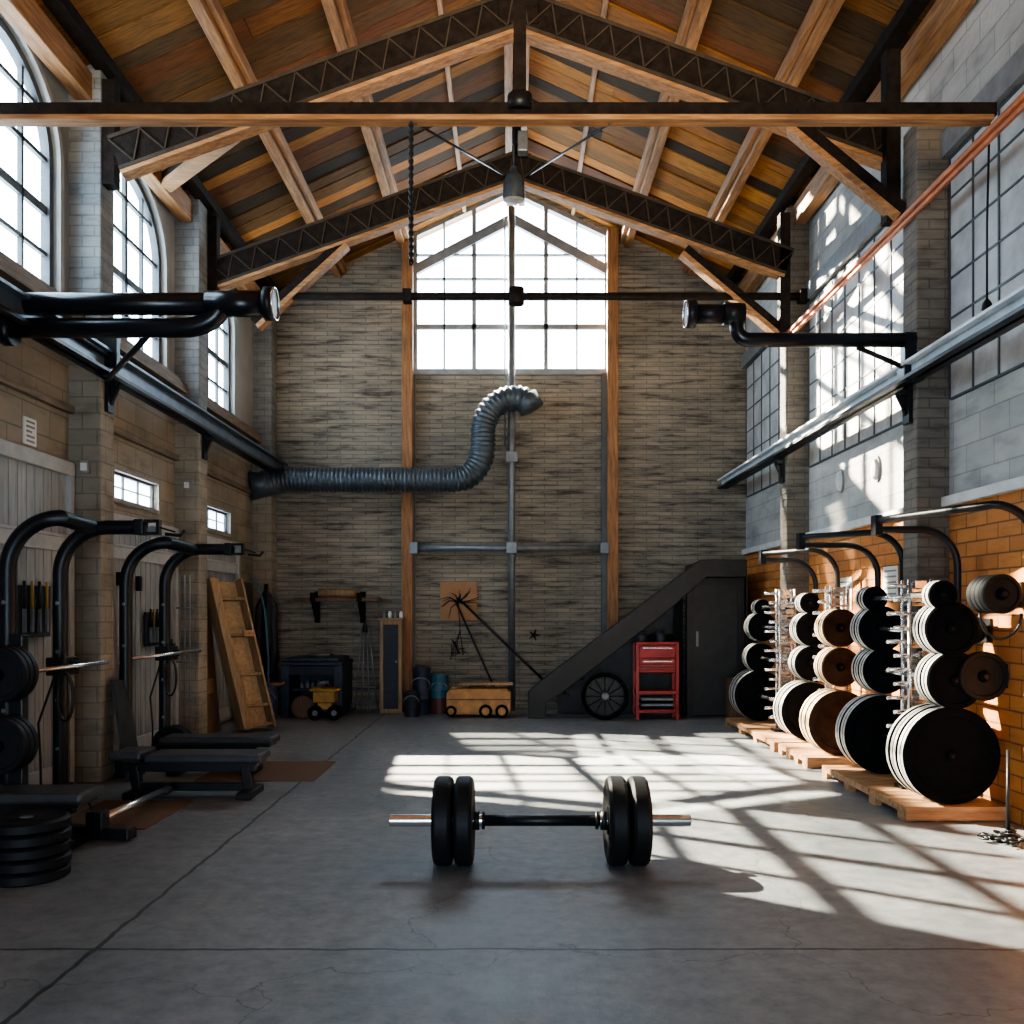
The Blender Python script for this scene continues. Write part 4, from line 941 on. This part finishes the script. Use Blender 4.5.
RK = [
 dict(nm='nearest', ya=5.72, yb=6.74, xa=3.16, xe=2.58, zt=2.0, ysp=6.95, xs=2.985, st=[
   ('near', 6.32, [(2.87,1.50,.098,2,.06),(2.93,1.275,.18,4,.055),(2.955,.93,.192,4,.055),(2.93,.428,.325,5,.062)], 'rack'),
   ('far', 7.50, [(2.87,1.49,.098,3,.06),(2.92,1.25,.18,4,.055),(2.955,.92,.182,5,.055),(2.94,.415,.312,4,.062)], 'rack')]),
 dict(nm='middle', ya=7.53, yb=8.05, xa=3.10, xe=2.44, zt=1.98, ysp=8.82, xs=3.04, st=[
   ('near', 8.45, [(2.93,1.24,.17,4,.06),(2.93,.89,.175,4,.06),(2.93,.392,.288,5,.06)], 'brown')]),
 dict(nm='farthest', ya=9.05, yb=9.70, xa=3.10, xe=2.55, zt=1.94, ysp=10.2, xs=2.96, st=[
   ('near', 9.40, [(2.95,1.47,.10,3,.06),(2.98,1.21,.17,4,.06),(2.97,.87,.172,4,.06),(2.96,.395,.29,5,.065)], 'rack'),
   ('far', 11.1, [(2.93,1.43,.095,3,.06),(2.93,1.20,.168,4,.06),(2.91,.84,.172,4,.06),(2.90,.40,.295,5,.065)], 'rack')]),
]
names4 = ['top', 'second', 'third', 'bottom']; names3 = ['top', 'middle', 'bottom']
onm = {1: ['only'], 2: ['first', 'second'], 3: ['first', 'second', 'third'], 4: ['first', 'second', 'third', 'fourth'], 5: ['first', 'second', 'third', 'fourth', 'fifth']}
for R in RK:
    pegs = []
    for side, yf, lev, kind in R['st']:
        for (x, z, r, n, th) in lev:
            y0 = yf+.006; y1 = yf+n*th+.03
            pegs.append((x, min(y0, R['ysp']), max(y1, R['ysp']), z))
    storage_frame('%s plate rack with chrome spine and black arched posts along the orange brick' % R['nm'], R['ya'], R['yb'], R['xa'], R['xe'], R['zt'], R['ysp'], R['xs'], pegs)
    for side, yf, lev, kind in R['st']:
        nmz = names4 if len(lev) == 4 else names3
        for li, (x, z, r, n, th) in enumerate(lev):
            for k in range(n):
                rr = r if k == 0 else r*(.985 if k % 2 else 1.0)
                lab = '%s plate from the front on the %s %s peg of the %s rack' % (onm[n][k], nmz[li], side if len(R['st']) > 1 else 'brown', R['nm'])
                plate_at(kind, rr, th-.004, (x, yf+th*k, z), ('white-rimmed black ' if kind == 'rack' else 'tan-rimmed brown ')+lab, 'plates on the %s rack' % R['nm'])
# pallets
def pallet(lab, x0, x1, y0, y1, wide=None):
    t = thing('pallet', lab, 'pallet', ((x0+x1)/2, (y0+y1)/2, 0)); n = round((y1-y0)/.13)
    for k in range(n):
        a = y0+(y1-y0)*k/n; xe = wide[0] if wide and a < wide[1] else x1
        b = nb(); box(b, x0, xe, a, a+(y1-y0)/n-.012, .075, .10); obj('deck_board', b, 'pallet', t)
    for x in (x0, (x0+x1)/2-.03, x1-.05):
        b = nb(); box(b, x, x+.05, y0+.01, y1-.01, .052, .075); obj('stringer', b, 'pallet', t)
        for f in (0, .33, .66, 1):
            y = y0+.01+(y1-y0-.14)*f; b = nb(); box(b, x, x+.05, y, y+.12, 0, .052); obj('block', b, 'pallet', t)
    b = nb(); box(b, x0, wide[0] if wide else x1, y0-.012, y0, 0.01, .10); obj('end_board', b, 'pallet', t)
pallet('wooden pallet under the nearest plate rack', 2.60, 3.04, 6.28, 7.98, (3.26, 7.0))
pallet('wooden pallet under the middle brown plates', 2.60, 3.05, 8.38, 9.28)
pallet('wooden pallet under the farthest plate rack', 2.58, 3.04, 9.36, 11.5)
# loose plates hung on the brick
def hung(x, y, z, r, n, lab):
    t = thing('wall_peg', 'black wall peg holding the %s' % lab, 'peg', (XR, y+.1, z))
    b = nb(); tube(b, [(x, y-.03, z), (x, y+.06*n+.04, z)], .016, 10); bar(b, (x, y+.06*n+.03, z), (XR-.0, y+.06*n+.03, z), .03, .03); box(b, XR-.02, XR, y+.06*n-.04, y+.06*n+.1, z-.08, z+.08); obj('arm', b, 'black', t)
    for k in range(n): plate_at('black', r, .055, (x, y+.058*k, z), ('single ' if n == 1 else onm[n][k]+' ')+'black plate from the front of the '+lab, 'plates hung on the orange brick')
hung(3.06, 5.92, 1.50, .125, 4, 'plate set high on the brick')
hung(3.135, 6.30, .96, .165, 1, 'large lone disc on the brick')
hung(3.16, 6.50, 1.26, .095, 1, 'small lone disc on the brick')
b = nb(); c = Vector((3.03, 5.9, 1.40))
tube(b, [c+Vector((-.11+.0*k, 0, .10)) if False else c+Vector((.13*math.cos(a), -.01, .0+.16*math.sin(a)-.02)) for a in [math.pi+math.pi*k/14 for k in range(15)]], .010, 6); tag(centred(obj('strap', b, 'black')), 'thin black strap looped under the plate set high on the brick', 'strap')
# notices, fixtures
notice('wall_notice', 'white paper notice taped on orange brick behind the middle rack', XR, 9.2, 9.62, 1.4, 1.72, -1)
notice('wall_notice', 'pale notice sheet on orange brick between the nearest and middle racks', XR, 8.1, 8.42, 1.5, 1.78, -1)
for px, py, lab in ((842, 481, 'farther oval wall lamp on the grey blocks under the pale rail'), (878, 469, 'nearer oval wall lamp on the grey blocks under the pale rail')):
    Yw = XR*F/(px-CX); z = H-(py-CY)*Yw/F
    t = thing('oval_wall_lamp', lab, 'lamp', (XR, Yw, z)); b = nb(); lathe(b, (XR, Yw, z), (-1,0,0), [(0,.06),(.02,.06),(.045,.05),(.06,.02)], 20)
    bmesh.ops.scale(b, vec=(1,1,1.7), space=Matrix.Translation((-XR,-Yw,-z)), verts=b.verts); obj('lens', b, 'sill', t, smooth=40)
    b = nb(); lathe(b, (XR, Yw, z), (-1,0,0), [(0,.075),(.018,.075)], 20); bmesh.ops.scale(b, vec=(1,1,1.6), space=Matrix.Translation((-XR,-Yw,-z)), verts=b.verts); obj('base_plate', b, 'fixture', t)
Yw = 6.4; p = at(992, 302, Yw); t = thing('pull_cord', 'black pull cord with weight hanging before the nearest frosted window', 'cord', (3.2, Yw, p.z))
b = nb(); tube(b, [(3.22, Yw, 4.8), (3.2, Yw, 4.0), (3.2, Yw, p.z)], .008, 6); obj('cord', b, 'black', t)
b = nb(); lathe(b, (3.2, Yw, p.z-.06), (0,0,1), [(0,.02),(.01,.035),(.05,.03),(.08,.01)], 14); obj('weight', b, 'black', t)
# chain stand at the right edge
t = thing('chain_stand', 'black rod stand with a heap of chain at its foot by the near pallet', 'stand', (2.98, 5.72, 0))
b = nb(); tube(b, [(3.0, 5.75, 0), (3.02, 5.78, .55)], .012, 8); lathe(b, (3.0, 5.75, 0), (0,0,1), [(0,.07),(.02,.065),(.03,.02)], 16); obj('rod', b, 'black', t)
random.seed(9); b = nb()
for k in range(42):
    a = random.uniform(0, 6.28); rr = random.uniform(.02, .16); c = Vector((2.99+rr*math.cos(a), 5.72+rr*math.sin(a), .02+max(0, .06-.3*rr)*random.random()))
    an = random.uniform(0, 6.28); tx = Vector((math.cos(an), math.sin(an), random.uniform(-.2,.2))); ty = Vector((-math.sin(an), math.cos(an), random.uniform(-.2,.2)))
    tube(b, [c+tx*.028*math.cos(q_)+ty*.016*math.sin(q_) for q_ in [2*math.pi*j/10 for j in range(11)]], .006, 5, False)
obj('chain_heap', b, 'black', t)

# ------------------------------------------------------------------ barbell in the middle
Y = 5.22; zc = .2435
t = thing('barbell', 'black barbell with chrome sleeves lying loaded in the middle of the floor', 'barbell', (.15, Y, 0))
xs = lambda px: (px-CX)*Y/F
b = nb(); tube(b, [(xs(484), Y, zc), (xs(600), Y, zc)], .030, 20); obj('bar', b, 'black', t)
for s, xo, xi, g in ((-1, 390, 473, 484), (1, 690, 607, 600)):
    b = nb(); x0 = xs(xo); x1 = xs(g); tube(b, [(x0, Y, zc), (x1, Y, zc)], .033, 24); sl = obj('sleeve', b, 'chrome', t, smooth=40)
    b = nb(); tube(b, [(x0-s*.0+s*.002, Y, zc), (x0-s*.012, Y, zc)], .030, 24); obj('sleeve_cap', b, 'black', sl)
    b = nb(); tube(b, [(xs(xi)-s*.005, Y, zc), (xs(xi)-s*.035, Y, zc)], .052, 24); tube(b, [(xs(xi)-s*.05, Y, zc), (xs(xi)-s*.065, Y, zc)], .048, 24); obj('collar', b, 'black', t)
for x0, x1, lab in ((434, 453.5, 'outer plate at the left end of the barbell'), (455, 474, 'inner plate at the left end of the barbell'), (606, 626, 'inner plate at the right end of the barbell'), (628, 647.5, 'outer plate at the right end of the barbell')):
    a, c = xs(x0), xs(x1); th = c-a; r = .2425; tt = thing('bumper_plate', 'thick black rubber '+lab, 'weight plate', (a, Y, zc), 'plates on the barbell')
    b = nb(); lathe(b, (a, Y, zc), (1,0,0), [(.012,.035),(.012,r*.62),(.004,r*.70),(0,r*.86),(.006,r*.95),(.022,r),(th-.022,r),(th-.006,r*.95),(th,r*.86),(th-.004,r*.70),(th-.012,r*.62),(th-.012,.035)], 64); obj('disc', b, 'rubber_grey', tt, smooth=30)
    b = nb(); lathe(b, (a+.006, Y, zc), (1,0,0), [(0,.05),(0,.075),(th-.012,.075),(th-.012,.05)], 28); obj('hub', b, 'rubber', tt)

# ------------------------------------------------------------------ light
WORLD, SE, ROOFW, EXPO = 13.0, 90.0, 250.0, .5
w = bpy.data.worlds.new('sky'); bpy.context.scene.world = w; w.use_nodes = True
nt = w.node_tree; bg = nt.nodes['Background']; bg.inputs[0].default_value = (.66,.84,1,1); bg.inputs[1].default_value = WORLD
def portal(loc, rot, sx, sy):
    l = bpy.data.lights.new('window_daylight', 'AREA'); l.shape = 'RECTANGLE'; l.size = sx; l.size_y = sy; l.cycles.is_portal = True
    o = bpy.data.objects.new('window_daylight', l); C.objects.link(o); o.location = loc; o.rotation_euler = rot
for y0, y1 in AW: portal((XL-.2, (y0+y1)/2, (ZS+ZA)/2), (0, -math.pi/2, 0), ZA-ZS, y1-y0)
portal((0, YB+.2, (WZ0+WZA)/2), (-math.pi/2, 0, 0), WX1-WX0, WZA-WZ0)
portal((-.45, YF-.35, 1.26), (math.pi/2, 0, 0), 2.9, 2.48)  # portal at the added front opening
def outside_spot(name, pos, a, c, radius, E, col):
    """narrow spot standing outside; its cone just takes in the opening between points a and c"""
    P0 = Vector(pos); da = (Vector(a)-P0).normalized(); dc = (Vector(c)-P0).normalized(); d = (da+dc).normalized()
    l = bpy.data.lights.new(name, 'SPOT'); o = bpy.data.objects.new(name, l); C.objects.link(o)
    o.location = P0; o.rotation_euler = d.to_track_quat('-Z', 'Y').to_euler()
    dist = ((Vector(a)+Vector(c))/2-P0).length
    l.energy = E*4*math.pi*dist*dist; l.spot_size = da.angle(dc); l.spot_blend = .03; l.shadow_soft_size = radius; l.color = col
SUN = (1, .86, .66)
WA, WB = (XL-.1, 7.82, 5.6), (XL-.1, 12.6, 5.6)
outside_spot('sun_side_windows', (-12.3, 14.7, 12.0), WA, WB, .06, SE*1.0, SUN)  # spot standing in for the sun through the arched windows
d = Vector((1.75, -.72, -1)).normalized()
outside_spot('sun_low_side_windows', Vector((XL, 10.2, 4.7))-d*30, (XL-.1, 8.3, 4.9), (XL-.1, 12.6, 4.9), .2, SE*.75, SUN)  # extra spot added at a lower angle to light racks and brick
outside_spot('sun_gable_floor', (-2.04, 16.4, 10.5), (-2.0, YB, 5.6), (1.9, YB, 6.0), .06, SE*.6, SUN)  # extra spot added for the far floor patches
d = Vector((.115, -.93, -1)).normalized()
outside_spot('sun_gable_floor_near', Vector((0, YB, 5.9))-d*30, (-1.9, YB, 5.6), (1.9, YB, 6.0), .2, SE*.6, SUN)  # another added spot, stretches the floor patches toward the camera
d = Vector((1.9, -2.2, -1)).normalized()
outside_spot('sun_gable_wall', Vector((0, YB, 5.9))-d*30, (-1.9, YB, 5.6), (1.9, YB, 6.0), .2, SE*.9, SUN)  # added spot for the bright patches on the right wall
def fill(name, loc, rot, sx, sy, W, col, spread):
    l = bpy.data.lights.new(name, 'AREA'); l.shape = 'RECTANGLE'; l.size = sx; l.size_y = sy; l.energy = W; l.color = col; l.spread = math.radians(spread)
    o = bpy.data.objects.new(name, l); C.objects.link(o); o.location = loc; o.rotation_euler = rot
# added area lamp behind the camera, no such source here, brightens the timber roof
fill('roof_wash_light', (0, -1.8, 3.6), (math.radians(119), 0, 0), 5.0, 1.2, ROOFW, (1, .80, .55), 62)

# ------------------------------------------------------------------ camera
cam = bpy.data.cameras.new('camera'); co = bpy.data.objects.new('camera', cam); C.objects.link(co)
cam.sensor_width = 36; cam.lens = 36*F/1024; cam.shift_y = (CY-512)/1024
co.location = (0, 0, H); co.rotation_euler = (math.pi/2, 0, 0); cam.clip_end = 200
sc = bpy.context.scene; sc.camera = co
sc.view_settings.view_transform = 'AgX'; sc.view_settings.look = 'AgX - Medium High Contrast'; sc.view_settings.exposure = EXPO
sc.cycles.use_denoising = True; sc.cycles.max_bounces = 8; sc.cycles.transparent_max_bounces = 12; sc.cycles.sample_clamp_indirect = 6
